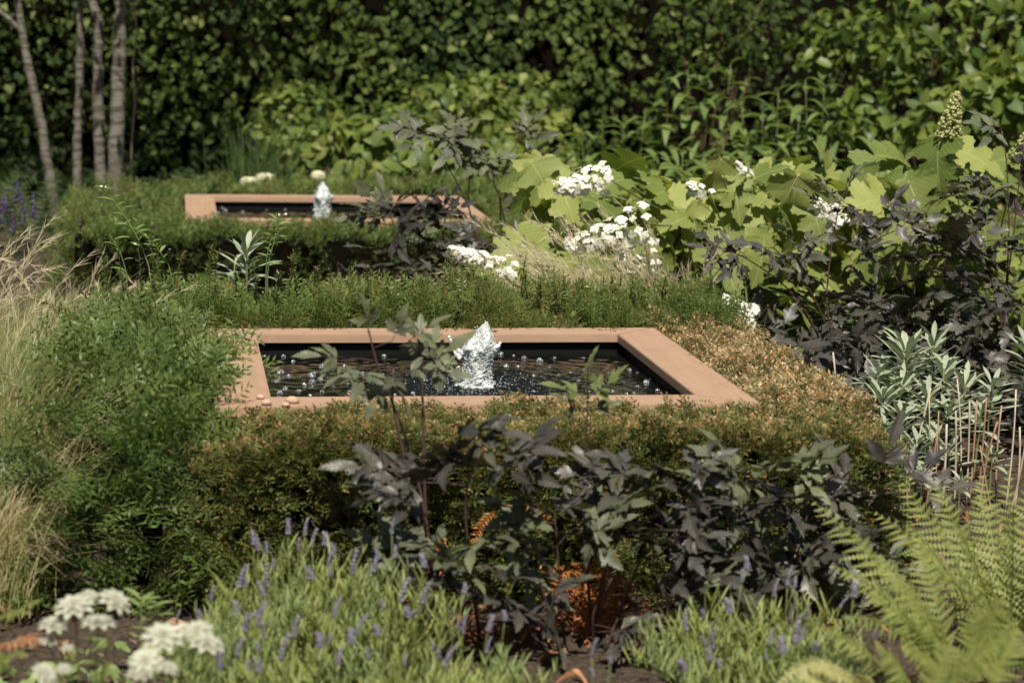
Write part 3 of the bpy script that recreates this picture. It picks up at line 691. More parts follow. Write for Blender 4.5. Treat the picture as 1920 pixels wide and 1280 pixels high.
def tree(label, path, r0, seed, crown, branch=None, crown_n=1500):
    """path: list of (px,py) bottom->top at depth Y"""
    (pts, Y) = path; r = np.random.default_rng(seed)
    P = [at(x, y, Y) for x, y in pts]; base = P[0].copy(); base[2] = -0.02; P = [base]+P[0:]
    d = nrm(P[-1]-P[-2]); last = P[-1]
    for kx in (0.8, 1.7, 2.6): P.append(last+np.array([d[0]*.6, d[1]*.5, 1.0])*kx)
    P = np.array(P); s = np.linspace(0, len(P)-1, 42); Q = np.stack([np.interp(s, np.arange(len(P)), P[:, i]) for i in range(3)], -1)
    Q[:, :2] += r.normal(0, .0035, (42, 2)); root = np.array([base[0], base[1], 0.])
    t = thing('tree', label, 'tree', root, 'slender pale trees at the back left')
    a = Acc(); a.add(*tube(Q-root, np.linspace(r0*1.15, r0*.45, 42)*(1+.06*r.standard_normal(42)), 12)); link('trunk', a.mesh('trunk', MAT['bark'], True), t)
    if branch:
        bp = [at(x, y, Y) for x, y in branch]; b = Acc(); b.add(*tube(np.array(bp)-root, np.linspace(r0*.55, r0*.35, len(bp)), 8)); link('branch', b.mesh('branch', MAT['bark'], True), t)
    # limbs and crown above the frame
    b = Acc(); C = []; topz = Q[-1]
    for i in range(9):
        s0 = Q[int(r.integers(22, 41))]; an = r.uniform(0, 2*PI); e = s0+np.array([math.cos(an)*r.uniform(.5, 1.2), math.sin(an)*r.uniform(.4, 1.0), r.uniform(.3, .9)])
        if s0[2] < 1.9: continue
        b.add(*tube(bez(s0, (s0+e)/2+[0, 0, .1], e, 6)-root, np.linspace(r0*.3, .004, 6), 5)); C.append(e); C.append((s0+e)/2)
    if b.n: link('limb', b.mesh('limb', MAT['bark'], True), t)
    C = np.array(C+[topz]); n = crown_n; c = C[r.integers(0, len(C), n)]
    Pc = c+r.normal(0, 1, (n, 3))*np.array([.42, .36, .26]); Pc[:, 2] = np.maximum(Pc[:, 2], 1.95+r.uniform(0, .2, n))
    g = Acc(); g.inst(EL[1], frames(nrm(r.normal(0, 1, (n, 3))+[0, 0, -.3]), nrm(r.normal(0, .5, (n, 3))+[0, 0, 1])), Pc-root, r.uniform(.07, .12, n))
    link('crown', g.mesh('crown', MAT['hedgeleaf'], True), t)['kind'] = 'stuff'
tree('leaning slender pale trunk with a side branch, leftmost of the four', ([(110,440),(97,350),(82,260),(62,160),(45,85),(32,0)], 15.6), .034, 1, None, [(40,62),(22,40),(-5,18)])
tree('thin straight grey trunk, second from the left of the four', ([(146,440),(144,300),(148,180),(151,90),(150,0)], 15.8), .031, 2, None)
tree('pale mottled trunk with a kink near the top of the photo', ([(190,440),(188,330),(183,200),(185,100),(186,45),(170,0)], 15.5), .039, 3, None)
tree('thickest pale grey trunk of the four slender trees', ([(217,400),(218,270),(222,150),(225,60),(226,0)], 15.4), .050, 4, None)
# thin climbing stem beside the trunks
P = np.array([at(x, y, 16.2) for x, y in [(245,350),(247,270),(253,190),(249,120),(257,60),(250,0),(250,-60)]]); P[0][2] = 0
a = Acc(); a.add(*tube(P-P[0], .006, 5)); o = link('climber_stem', a.mesh('climber_stem', MAT['cane'], True)); o.location = P[0]
tag(o, 'thin pale wavy stem hanging right of the thickest trunk', 'stem')

# ------------------------------------------------------------------ shrubs and perennials behind
def blob_points(r, boxes, n, ell=True):
    """boxes: list of (px,py,rx,ry,Y,ry_depth)"""
    w = np.array([b[2]*b[3] for b in boxes], float); k = r.choice(len(boxes), n, p=w/w.sum()); P = np.zeros((n, 3)); N = np.zeros((n, 3))
    for i, j in enumerate(k):
        px, py, rx, ry, Y, dY = boxes[j]
        v = nrm(r.normal(0, 1, 3)); v[1] = -abs(v[1]) if r.uniform() < .8 else v[1]; q = r.uniform(.72, 1.0)
        c = at(px, py, Y); sc = Y/FPX
        P[i] = c+np.array([v[0]*rx*sc, v[1]*dY, v[2]*ry*sc])*q; N[i] = v
    P[:, 2] = np.maximum(P[:, 2], .02+r.uniform(0, .05, n))
    return P, N
def bush(label, boxes, n, protos, mat, sc, seed, nparts=250, name='shrub', cat='shrub', hang=-.4, group=None):
    r = np.random.default_rng(seed); P, N = blob_points(r, boxes, n)
    c = at(boxes[0][0], boxes[0][1], boxes[0][4]); root = (c[0], c[1], 0)
    t = leafwall(name, label, cat, root, P, N, protos, mat, sc, seed+1, nparts, hang=hang, group=group)
    a = Acc()
    for i in range(14):
        b = boxes[i % len(boxes)]; e = at(b[0]+r.uniform(-.6, .6)*b[2], b[1]+r.uniform(-.6, .6)*b[3], b[4]+.05); s0 = np.array([root[0]+r.normal(0, .05), root[1]+r.normal(0, .05), 0])
        a.add(*tube(bez(s0, (s0+e)/2+[0, 0, .1], e, 6)-np.array(root), np.linspace(.009, .003, 6), 5))
    link('stem', a.mesh('stem', MAT['twig'], True), t)
    return t
GS = 'leafy shrubs in front of the background hedge'
bush('broad leaved green shrub behind the jet of the farther pool', [(640,285,120,75,16.0,.5),(560,240,90,90,16.6,.4),(740,265,90,70,15.8,.4)], 900, OV, MAT['shrub'], (.06,.13), 50, 260, group=GS)
bush('bright yellow green shrub just right of the hedge middle', [(860,215,130,85,16.6,.4),(960,190,120,60,17,.4),(1000,270,90,70,16,.4)], 900, OV, MAT['shrub'], (.055,.11), 52, 260, group=GS)
bush('loose shrub of pointed leaves behind the dark arching plant', [(800,300,80,50,15.0,.3),(900,300,110,50,15.0,.3),(700,320,80,35,15,.3),(1030,320,80,50,15,.3)], 420, EL, MAT['shrub'], (.10,.19), 54, 260, hang=-.9, group=GS)
bush('tall dark shrub with big glossy yellow green leaves at top right', [(1750,60,230,110,15.5,.5),(1850,200,120,110,15.0,.4),(1600,110,130,110,15.8,.5),(1700,220,140,80,15.2,.4),(1900,60,120,120,15,.4)], 900, EL, MAT['magnolia'], (.09,.17), 56, 300, hang=-.3, group=GS)
bush('fine leaved dark shrub between the hedge and the glossy shrub', [(1330,60,120,100,17.3,.4),(1420,50,80,90,17,.4)], 900, OV, MAT['hedgeleaf'], (.04,.08), 58, 200, group=GS)
bush('maple like mid green shrub low at the right edge of the back', [(1850,190,110,60,14.2,.3),(1770,230,100,50,14.2,.3),(1900,150,60,50,14.4,.3)], 380, OV, MAT['shrub'], (.09,.16), 60, 220, group=GS)

def lance_plant(label, root_px, Y, stems, seed):
    """upright stems with drooping opposite leaves"""
    r = np.random.default_rng(seed); p0 = at(root_px, 400, Y); root = np.array([p0[0], p0[1], 0.])
    t = thing('lance_leaved_plant', label, 'plant', root, 'tall lance leaved perennials at the back')
    ms = [P2mesh('leaf', p, MAT['persic']) for p in LN]
    for (px, py) in stems:
        tip = at(px, py, Y+r.uniform(-.3, .3)); b = root+np.array([(tip[0]-root[0])*.6, r.normal(0, .1), 0])
        Q = bez(b, (b+tip)/2+[0, 0, .12], tip, 9)
        a = Acc(); a.add(*tube(Q-root, np.linspace(.006, .003, 9), 5)); st = link('stem', a.mesh('stem', MAT['stemgreen'], True), t)
        n = 17
        for i in range(n):
            f = .28+.72*(i+1)/n; c = np.array([np.interp(f, np.linspace(0, 1, 9), Q[:, j]) for j in range(3)])
            an = i*1.9+r.normal(0, .4); up = .75 if f > .9 else .35
            d = nrm(np.array([math.cos(an), math.sin(an), up])); s = r.uniform(.15, .235)*(1 if f < .9 else .7)
            link('leaf', ms[int(r.integers(0, 3))], st, M4(frames(d[None], np.array([[0, 0, 1.]]))[0], c-root, s))
lance_plant('tall lance leaved plant, nearest the middle of the back', 1130, 14.6, [(1090,250),(1130,225),(1170,235),(1210,215),(1060,290),(1150,290)], 70)
lance_plant('tall lance leaved plant reaching highest against the dark shrub', 1290, 14.8, [(1250,150),(1290,130),(1330,90),(1370,120),(1400,150),(1230,190),(1320,190)], 71)
lance_plant('lance leaved plant left of the glossy dark shrub', 1430, 14.3, [(1390,190),(1430,210),(1460,170),(1500,210),(1400,260),(1350,250)], 72)
lance_plant('lance leaved plant right of its neighbours above the oak leaves', 1570, 13.9, [(1510,150),(1545,165),(1580,180),(1540,230),(1600,230),(1480,240)], 73)
lance_plant('low lance leaved plant behind the white flowers', 1260, 13.5, [(1180,300),(1230,290),(1280,280),(1340,290),(1400,280),(1460,280)], 74)

# ferns (frond = one part)
def frond(base, tip, arch, wid, mat, np_=22, seed=0, L1=None, twist=0.0):
    r = np.random.default_rng(seed); base = np.array(base); tip = np.array(tip); L = np.linalg.norm(tip-base)
    Q = bez(base, (base+tip)/2+np.array([0, 0, arch*L]), tip, 12); a = Acc()
    a.add(*tube(Q, np.linspace(.003, .0008, 12), 4, t=0))
    f = np.linspace(.14, .985, np_); s = np.linspace(0, 1, 12)
    C = np.stack([np.interp(f, s, Q[:, j]) for j in range(3)], -1); tg = nrm(np.gradient(C, axis=0))
    upv = nrm(np.array([0, -.45, 1.0])); side = nrm(np.cross(tg, upv)); nn = np.cross(side, tg)
    pin = []
    for sg in (1, -1):
        wl = .85*wid*np.sin(PI*np.clip(f, .06, 1)**.75*.97+.04)**.8*1.0
        wl = np.maximum(wl, wid*.05)
        for c, tgi, si, ni, w_, fi in zip(C, tg, side, nn, wl, f):
            d = nrm(si*sg+tgi*.5+r.normal(0, .13, 3)-ni*.18); w_ = w_*r.uniform(.82, 1.1)
            # pinna: midline with toothed lobes
            m_ = 7; ys = np.linspace(0, 1, m_+1); pw = w_*.115+.0030
            V = []; F = []; A = []
            x_ = nrm(np.cross(d, ni)); 
            for i, y in enumerate(ys):
                c0 = c+d*w_*y-ni*.14*w_*y*y; hw = pw*(1-y**1.6)*.95+.0006; V.append(c0); A.append((0, y, fi))
                if i < m_:
                    c1 = c+d*w_*(y+.6/m_)-ni*.14*w_*y*y
                    V += [c1+x_*hw, c1-x_*hw]; A += [(.1, y, fi)]*2
            for i in range(m_):
                b0 = i*3; F += [(b0, b0+1, b0+3), (b0, b0+3, b0+2)]
            pin.append((V, F, A))
    for V, F, A in pin: a.add(V, F, A)
    return a
def fern(label, root, fronds, mat, seed, name='fern', wid=.10, group=None, **kw):
    t = thing(name, label, 'fern', root, group); rt = np.array(root, float)
    for i, (b, tp, ar, w_) in enumerate(fronds):
        link('frond', frond(np.array(b)-rt, np.array(tp)-rt, ar, w_, mat, seed=seed+i, **kw).mesh('frond', mat), t)

def ringfern(label, px, py, Y, n, L, H, mat, seed, wid=.10, group=None, np_=18):
    r = np.random.default_rng(seed); c = atz(px, py, 0.0) if Y is None else np.array([*at(px, py, Y)[:2], 0.]); fr = []
    for i in range(n):
        an = 2*PI*i/n+r.normal(0, .2); l = L*r.uniform(.8, 1.15)
        e = c+np.array([math.cos(an)*l, math.sin(an)*l, H*r.uniform(.5, 1.1)]); fr.append((c+[0, 0, .02], e, .35*r.uniform(.6, 1.2), wid))
    fern(label, c, fr, mat, seed, group=group, np_=np_)
GF = 'shade ferns behind the farther pool'
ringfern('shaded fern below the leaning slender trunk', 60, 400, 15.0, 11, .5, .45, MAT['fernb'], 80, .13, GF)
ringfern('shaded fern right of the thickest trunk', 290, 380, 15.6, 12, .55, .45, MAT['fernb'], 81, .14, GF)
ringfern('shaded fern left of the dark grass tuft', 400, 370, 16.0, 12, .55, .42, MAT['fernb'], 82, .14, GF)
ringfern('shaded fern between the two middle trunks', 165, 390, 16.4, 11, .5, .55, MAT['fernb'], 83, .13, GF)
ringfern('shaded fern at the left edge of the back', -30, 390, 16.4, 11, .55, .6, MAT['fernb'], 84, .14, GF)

# ------------------------------------------------------------------ grasses
def grass(name, label, root, n, H, spread, mat, seed, droop=.5, w_=.0022, lean=(0, 0), plume=None, hj=(.6, 1.1), r0=.05, cat='grass', group=None, seg=6):
    r = np.random.default_rng(seed); root = np.array(root, float); a = Acc()
    t = thing(name, label, cat, root, group)
    def strands(n, w_, acc, H, drp, wide=1.0, t0=0.0):
        an = r.uniform(0, 2*PI, n); h = H*r.uniform(*hj, n); sp = np.abs(r.normal(0, 1, n))*spread
        b = np.stack([r.normal(0, r0, n), r.normal(0, r0, n), np.zeros(n)], -1)
        hx = np.cos(an)*sp+lean[0]*h; hy = np.sin(an)*sp*.8+lean[1]*h
        s = np.linspace(0, 1, seg+1)
        dr = drp*r.uniform(.5, 1.4, n)
        Z = h[:, None]*(s[None]*(1-dr[:, None]*.55*s[None]**2.2)); k = s[None]**1.7
        X = b[:, 0:1]+hx[:, None]*k*1.2; Y = b[:, 1:2]+hy[:, None]*k*1.2
        C = np.stack([X, Y, np.maximum(Z, .003)], -1)
        sd = nrm(np.stack([np.full(n, 1.0), r.normal(0, .6, n), np.zeros(n)], -1))
        wd = w_*(1-s)**.6*wide; wd[-1] = w_*.08
        Vl = C-sd[:, None]*wd[None, :, None]/2; Vr = C+sd[:, None]*wd[None, :, None]/2
        V = np.stack([Vl, Vr], 2).reshape(n, -1, 3); m_ = V.shape[1]
        f = []
        for i in range(seg): f += [(2*i, 2*i+1, 2*i+3), (2*i, 2*i+3, 2*i+2)]
        F = (np.array(f)[None]+(np.arange(n)*m_)[:, None, None]).reshape(-1, 3)
        A = np.zeros((n, m_, 3)); A[:, :, 1] = np.repeat(s, 2); A[:, :, 2] = np.repeat(s, 2)*(1-t0)+t0
        acc.add(V.reshape(-1, 3), F, A.reshape(-1, 3)); return C
    strands(n, w_, a, H, droop)
    link('blades', a.mesh('blades', mat, True), t)['kind'] = 'stuff'
    if plume:
        np_, Hp, mp = plume
        b = Acc(); C = strands(np_, .0026, b, Hp, droop*1.1)
        # feathery awns on the last third
        for c in C:
            m_ = 26; f = r.uniform(.58, 1, m_)*seg; i = np.minimum(f.astype(int), seg-1); fr = (f-i)[:, None]
            p = c[i]*(1-fr)+c[i+1]*fr; d = nrm(c[i+1]-c[i])+r.normal(0, .28, (m_, 3)); e = p+nrm(d)*r.uniform(.03, .07, m_)[:, None]
            sd = nrm(np.cross(d, [0, -1, .2]))*.0014
            V = np.stack([p-sd, p+sd, e], 1).reshape(-1, 3); b.add(V, np.arange(m_*3).reshape(-1, 3), np.tile([[0, 0, .7]], (m_*3, 1)))
        link('plumes', b.mesh('plumes', mp, True), t)['kind'] = 'stuff'
    return t
GR = 'feathery blond grasses at the left edge'
def gp(px, Y): p = at(px, 700, Y); return (p[0], p[1], 0)
grass('feather_grass', 'feathery pale grass clump beside the left yew shoots', gp(40, 7.9), 1000, .74, .24, MAT['stipa'], 90, .5, .0030, (.10, -.05), (26, .82, MAT['plume']), r0=.10, group=GR)
grass('feather_grass', 'tallest blond grass plume leaning in from the left edge', gp(-60, 8.6), 900, .72, .22, MAT['stipa'], 91, .5, .0030, (.22, -.05), (40, 1.02, MAT['plume']), r0=.10, group=GR)
grass('feather_grass', 'soft green grass clump low at the left edge', gp(-5, 7.3), 1000, .72, .22, MAT['stipa'], 92, .5, .0030, (.08, -.02), (14, .62, MAT['plume']), r0=.09, group=GR)
grass('feather_grass', 'hazy blond grass clump behind the yew bush tips', gp(130, 9.6), 1200, .55, .22, MAT['stipa'], 93, .5, .0032, (.05, 0), (24, .70, MAT['plume']), r0=.12, group=GR)
grass('feather_grass', 'pale arching grass behind the corner of the left yew', gp(330, 9.6), 260, .50, .18, MAT['stipa'], 94, .55, .0028, (-.2, 0), (16, .62, MAT['plume']), r0=.07, group=GR)
grass('sedge', 'tan and green arching sedge clump at the left edge', gp(-10, 6.8), 1000, .78, .17, MAT['carex'], 95, .75, .0036, (.12, -.05), r0=.07, group='tan sedges at the lower left')
grass('sedge', 'straw coloured sedge spilling beside the base of the yew bush', gp(-30, 6.3), 800, .50, .17, MAT['carex'], 96, .8, .0036, (.16, -.02), r0=.06, group='tan sedges at the lower left')
grass('grass_tuft', 'dark green upright grass tuft behind the farther pool', gp(480, 15.2), 260, .95, .16, MAT['gtuft'], 97, .35, .007, (0, 0), r0=.10)
GH = 'feathery grasses among the white flowers'
grass('feather_grass', 'feathery grass arching over the white panicles', gp(1230, 9.05), 1900, .74, .20, MAT['stipa'], 98, .5, .0026, (-.20, -.04), (80, .98, MAT['plume']), r0=.09, group=GH)
grass('feather_grass', 'feathery grass sweeping left before the upper white panicle', gp(1140, 8.95), 900, .62, .20, MAT['stipa'], 105, .5, .0026, (-.32, 0), (70, .95, MAT['plume']), r0=.08, group=GH)
grass('feather_grass', 'wispy green grass right of the largest white panicle', gp(1320, 9.0), 700, .58, .15, MAT['stipa'], 99, .45, .0026, (-.08, -.04), (14, .80, MAT['plume']), r0=.07, group=GH)
grass('feather_grass', 'arching green grass between the bronzed hedge and dark leaves', gp(1400, 8.9), 90, .40, .12, MAT['stipa'], 100, .6, .0030, (.45, 0), (6, .45, MAT['plume']), r0=.03, group=GH)
grass('feather_grass', 'few dry grass plumes leaning over the dark leaves', gp(580, 9.0), 26, .62, .12, MAT['stipa'], 101, .5, .0018, (.2, 0), (6, .66, MAT['plume']), r0=.03, group=GH)

# ------------------------------------------------------------------ oak leaved hydrangeas
OAK = [(0,0),(.06,-.06),(.15,-.08),(.22,-.03),(.21,.03),(.30,.02),(.36,.07),(.45,.06),(.44,.13),(.52,.17),(.47,.22),(.50,.28),(.42,.30),(.37,.35),(.27,.34),(.17,.38),(.24,.43),(.33,.44),(.36,.50),(.44,.52),(.42,.58),(.46,.64),(.38,.66),(.35,.71),(.27,.69),(.22,.70),(.13,.68),(.17,.74),(.21,.78),(.18,.83),(.18,.89),(.11,.91),(.09,.97),(0,1.05)]
OAKS = [outline_leaf(OAK, b, f, .02, s) for b, f, s in ((.35, .15, 1), (.55, .30, 2), (.80, .12, 3), (.45, .45, 4))]
oakm = [P2mesh('leaf', p, MAT['hydra']) for p in OAKS]
fl = Acc(); pet = blade(1, .86, 3, .2, .12, 'ellip')
for i in range(4):
    an = i*PI/2; fl.inst(pet, frames(np.array([[math.cos(an), math.sin(an), .18]]), np.array([[0, 0, 1.]])), np.array([[0, 0, 0.]]), .5)
FLORET = fl.mesh('floret', MAT['petal'], True)
BUD = P2mesh('bud', ico(1), MAT['bud'])
def panicle(parent, root, base, tip, R0, n, r, green=0.0, buds=40):
    base = np.array(base); tip = np.array(tip); ax = nrm(tip-base); L = np.linalg.norm(tip-base)
    a = Acc(); a.add(*tube(bez(base, (base+tip)/2, tip, 5)-root, np.linspace(.004, .0015, 5), 5))
    e1 = nrm(np.cross(ax, [.2, .3, .9])); e2 = np.cross(ax, e1); I = ico(1)
    nb = buds; f = r.uniform(.05, 1, nb); an = r.uniform(0, 2*PI, nb); rr = R0*(1-f*.8)*r.uniform(.2, .9, nb)
    T = base+ax*(f*L)[:, None]+e1*(rr*np.cos(an))[:, None]+e2*(rr*np.sin(an))[:, None]
    for q, tt in zip(T, f): a.add(*tube(np.array([base+ax*tt*L*.93, q])-root, .0007, 3, False))
    fh_ = link('flower_head', a.mesh('flower_head', MAT['stemgreen'], True), parent)
    b = Acc(); b.inst(I, np.tile(np.eye(3), (nb, 1, 1)), T-root, r.uniform(.0035, .0065, nb)*(1.0 if n else 1.35)); bo = link('buds', b.mesh('buds', MAT['bud'], True), fh_); bo['kind'] = 'stuff'
    for i in range(int(n*1.8)):
        f = r.uniform(0, .97); an = r.uniform(0, 2*PI); rr = R0*(1-f*.72)*r.uniform(.75, 1.1)
        o = e1*math.cos(an)+e2*math.sin(an)
        if o[1] > .5 and r.uniform() < .7: o = -o
        p = base+ax*f*L+o*rr; nz = nrm(o+ax*.2+np.array([0, -.2, .45])+r.normal(0, .25, 3)); d = nrm(np.cross(nz, r.normal(0, 1, 3)))
        link('floret', FLORET, fh_, M4(frames(d[None], nz[None])[0], p-root, r.uniform(.032, .050)))
def hydrangea(label, rootpx, Y, leaves, heads, seed, extra=None):
    r = np.random.default_rng(seed); p0 = at(rootpx, 500, Y); root = np.array([p0[0], p0[1], 0.])
    t = thing('oak_leaved_hydrangea', label, 'hydrangea', root, 'oak leaved hydrangeas with lime green leaves')
    L = list(leaves)
    if extra:
        for (xa, xb, ya, yb, Ya, Yb, n) in extra:
            for _ in range(n):
                x = r.uniform(xa, xb); L.append((x, r.uniform(ya, yb), r.uniform(Ya, Yb), r.uniform(60, 115), r.uniform(-180, 180)))
    st = Acc(); hubs = []
    for i in range(7):
        q = L[int(r.integers(0, len(L)))]; e = at(q[0], q[1]+25, q[2]+.08); Q = bez(root+[r.normal(0, .05), r.normal(0, .05), 0], (root+e)/2+[0, 0, .15], e, 8); hubs.append(Q)
        st.add(*tube(Q-root, np.linspace(.009, .004, 8), 6))
    link('stem', st.mesh('stem', MAT['twig'], True), t)
    allq = np.concatenate(hubs)
    for (px, py, y, lp, ang) in L:
        c = at(px, py, y); s = lp/ppm(y); an = math.radians(ang)
        # direction in the picture plane, tipped outward and down a little
        d = nrm(np.array([math.cos(an), -.55+r.normal(0, .25), math.sin(an)*.75-.12]))
        nz = nrm(np.array([r.normal(0, .45), -.22+r.normal(0, .38), 1.0])); R = frames(d[None], nz[None])[0]
        b = c-d*s*.45; lf = link('leaf', oakm[int(r.integers(0, 4))], t, M4(R, b-root, s*r.uniform(.80, 1.1)))
        k = allq[np.argmin(((allq-b)**2).sum(1))]; a = Acc(); a.add(*tube(bez(k, (k+b)/2-[0, 0, .02], b, 5)-root, .0025, 4))
        link('petiole', a.mesh('petiole', MAT['stemgreen'], True), t)
    for (bx, by, tx, ty, y, rp, n, g, nb) in heads:
        base, tip = at(bx, by, y), at(tx, ty, y-.05); panicle(t, root, base, tip, rp/ppm(y), n, r, g, nb)
        k = allq[np.argmin(((allq-base)**2).sum(1))]; a = Acc(); a.add(*tube(bez(k, (k+base)/2-[0, 0, .03], base, 6)-root, .0035, 5)); link('flower_stalk', a.mesh('flower_stalk', MAT['stemgreen'], True), t)
hydrangea('oak leaved hydrangea with the two largest white panicles', 1180, 9.9,
    [(1000,455,9.5,130,200),(1180,300,10,95,60),(1145,350,9.9,110,130),(1210,330,10,90,20),(1240,365,9.8,110,-20),(1090,395,9.7,110,190),(1010,430,9.6,120,170),(960,460,9.5,100,180),(1060,470,9.5,120,-80),
     (1120,500,9.4,110,-60),(1170,380,9.8,120,10),(1260,330,10.1,90,40),(990,500,9.4,110,-120),(940,500,9.4,80,160),(1130,320,10.2,80,100),(1260,430,9.6,110,-20),(1290,390,9.7,120,10),(1230,480,9.5,110,-70),(1060,515,9.35,90,-90)],
    [(1135,330,1040,352,9.35,36,36,0,30),(1215,418,1060,462,9.2,42,54,0,40),(960,508,840,465,9.25,26,34,0,60),(1225,495,1150,488,9.3,40,26,0,50)], 110,
    [(950,1300,330,520,9.5,10.4,46)])
hydrangea('oak leaved hydrangea with broad lime leaves in the middle right', 1450, 10.2,
    [(1480,395,9.6,150,-100),(1420,325,10,110,60),(1340,380,9.8,120,-10),(1360,345,10.1,100,150),(1450,330,10.1,100,30),(1310,355,10,110,180),(1530,320,10.1,110,40),(1555,310,10.1,90,90),(1330,440,9.6,110,-40),
     (1400,430,9.6,110,-80),(1500,440,9.6,110,-60),(1490,300,10.3,90,80),(1430,370,9.9,110,-140),(1590,350,10,110,0),(1280,310,10.4,90,110),(1360,490,9.4,120,-60),(1430,490,9.4,110,-100),(1340,540,9.2,110,-80)],
    [(1330,360,1285,350,9.4,20,10,0,20),(1400,330,1378,305,9.9,14,6,.5,30),(1575,420,1525,375,9.3,30,20,.3,60),(1405,595,1352,560,8.9,26,26,0,10)], 111,
    [(1280,1620,325,560,9.5,10.5,54)])
hydrangea('oak leaved hydrangea topped by an upright green budded panicle', 1750, 10.0,
    [(1790,285,9.6,125,20),(1735,270,9.7,120,160),(1750,310,9.5,140,-110),(1830,290,9.6,110,-10),(1650,300,9.9,120,170),(1690,290,9.9,110,120),(1640,370,9.5,110,160),(1690,350,9.6,110,-120),(1870,320,9.7,120,0),
     (1900,350,9.6,120,-30),(1800,340,9.6,130,-60),(1720,380,9.5,120,-80),(1610,340,9.8,100,60),(1700,470,9.3,130,-80),(1640,500,9.3,110,-120),(1760,360,9.5,110,180),(1850,400,9.5,120,-60),(1900,290,9.9,100,40),(1790,250,9.9,90,90)],
    [(1775,262,1795,174,9.55,34,0,1,420),(1905,300,1925,250,9.9,24,0,1,160)], 112,
    [(1600,1930,310,560,9.5,10.4,50)])
# far white hydrangea heads behind the farther pool
def farhyd(label, heads, seed):
    r = np.random.default_rng(seed); p0 = at(heads[0][0], 380, 14.5); root = np.array([p0[0], p0[1], 0.]); t = thing('hydrangea', label, 'hydrangea', root, 'pale blurred hydrangeas behind the farther pool')
    for (px, py, rx, ry) in heads:
        c = at(px, py, 14.5); a = Acc(); a.add(*tube(bez(root, (root+c)/2, c, 5)-root, .004, 5)); I = ico(1); n = 60
        st = link('flower_head', a.mesh('flower_head', MAT['stemgreen'], True), t)
        for i in range(26):
            v = nrm(r.normal(0, 1, 3)); v[2] = abs(v[2])*.8; v[1] = -abs(v[1]); p = c+v*np.array([rx, 18, ry])*14.5/FPX; d = nrm(np.cross(v, r.normal(0, 1, 3)))
            link('floret', FLORET_P, st, M4(frames(d[None], nrm(v)[None])[0], p-root, r.uniform(.035, .05)))
    for i in range(26):
        h = heads[i % len(heads)]; c = at(h[0]+r.uniform(-40, 40), h[1]+r.uniform(8, 34), 14.5+r.uniform(0, .2)); d = nrm(np.array([r.normal(), -.6, .1])); link('leaf', SHM[int(r.integers(0, 3))], t, M4(frames(d[None], np.array([[0, -.4, 1.]]))[0], c-root, .1))
fl2 = Acc()
for i in range(4):
    an = i*PI/2; fl2.inst(pet, frames(np.array([[math.cos(an), math.sin(an), .1]]), np.array([[0, 0, 1.]])), np.array([[0, 0, 0.]]), .5)
MAT['cream'] = leafmat('cream_petal', (0.62, 0.62, 0.40), (0.72, 0.70, 0.50), rough=.6, trans=.25, tcol=(1, 1, .9))
FLORET_P = fl2.mesh('floret', MAT['cream'], True); SHM = [P2mesh('leaf', p, MAT['shrub']) for p in OV]
farhyd('blurred cream hydrangea heads left of the farther jet', [(470,342,24,11),(497,334,18,11)], 120)
farhyd('single small cream flower head just behind the farther jet', [(596,330,14,11)], 121)

# ------------------------------------------------------------------ dark actaea
def act_out(lobes=3, seed=0):
    """half outline of a sharply toothed leaflet, three lobed or single"""
    pts = [(0, 0), (.03, .05)]
    if lobes == 3: env = [(.05, .03), (.14, .16), (.24, .24), (.36, .42), (.40, .56), (.30, .56), (.17, .50), (.20, .62), (.19, .74), (.11, .90), (0, 1.06)]
    else: env = [(.05, .04), (.13, .16), (.20, .30), (.225, .45), (.19, .62), (.13, .80), (.06, .95), (0, 1.06)]
    ey = np.cumsum([0]+[math.dist(a, b) for a, b in zip(env[:-1], env[1:])]); n = 10 if lobes == 3 else 9
    for i in range(n):
        u0 = ey[-1]*(i+.15)/n; u1 = ey[-1]*(i+.80)/n
        for u, k, up in ((u0, .86, 0), (u1, 1.12, .035)):
            pts.append((np.interp(u, ey, [e[0] for e in env])*k, np.interp(u, ey, [e[1] for e in env])+up))
    return [(x*.84, y) for x, y in pts[:-1]]+[(0, 1.08)]
ACL = [outline_leaf(act_out(3), .12, .18, .03, 1), outline_leaf(act_out(1), .25, .30, .03, 2), outline_leaf(act_out(3), .30, .12, .04, 3), outline_leaf(act_out(1), .10, .4, .03, 4), outline_leaf(act_out(3), .2, .35, .03, 5)]
ACM = {k: [P2mesh('leaflet', p, MAT[k]) for p in ACL] for k in ('actaea', 'actaea_g', 'actaea_y')}
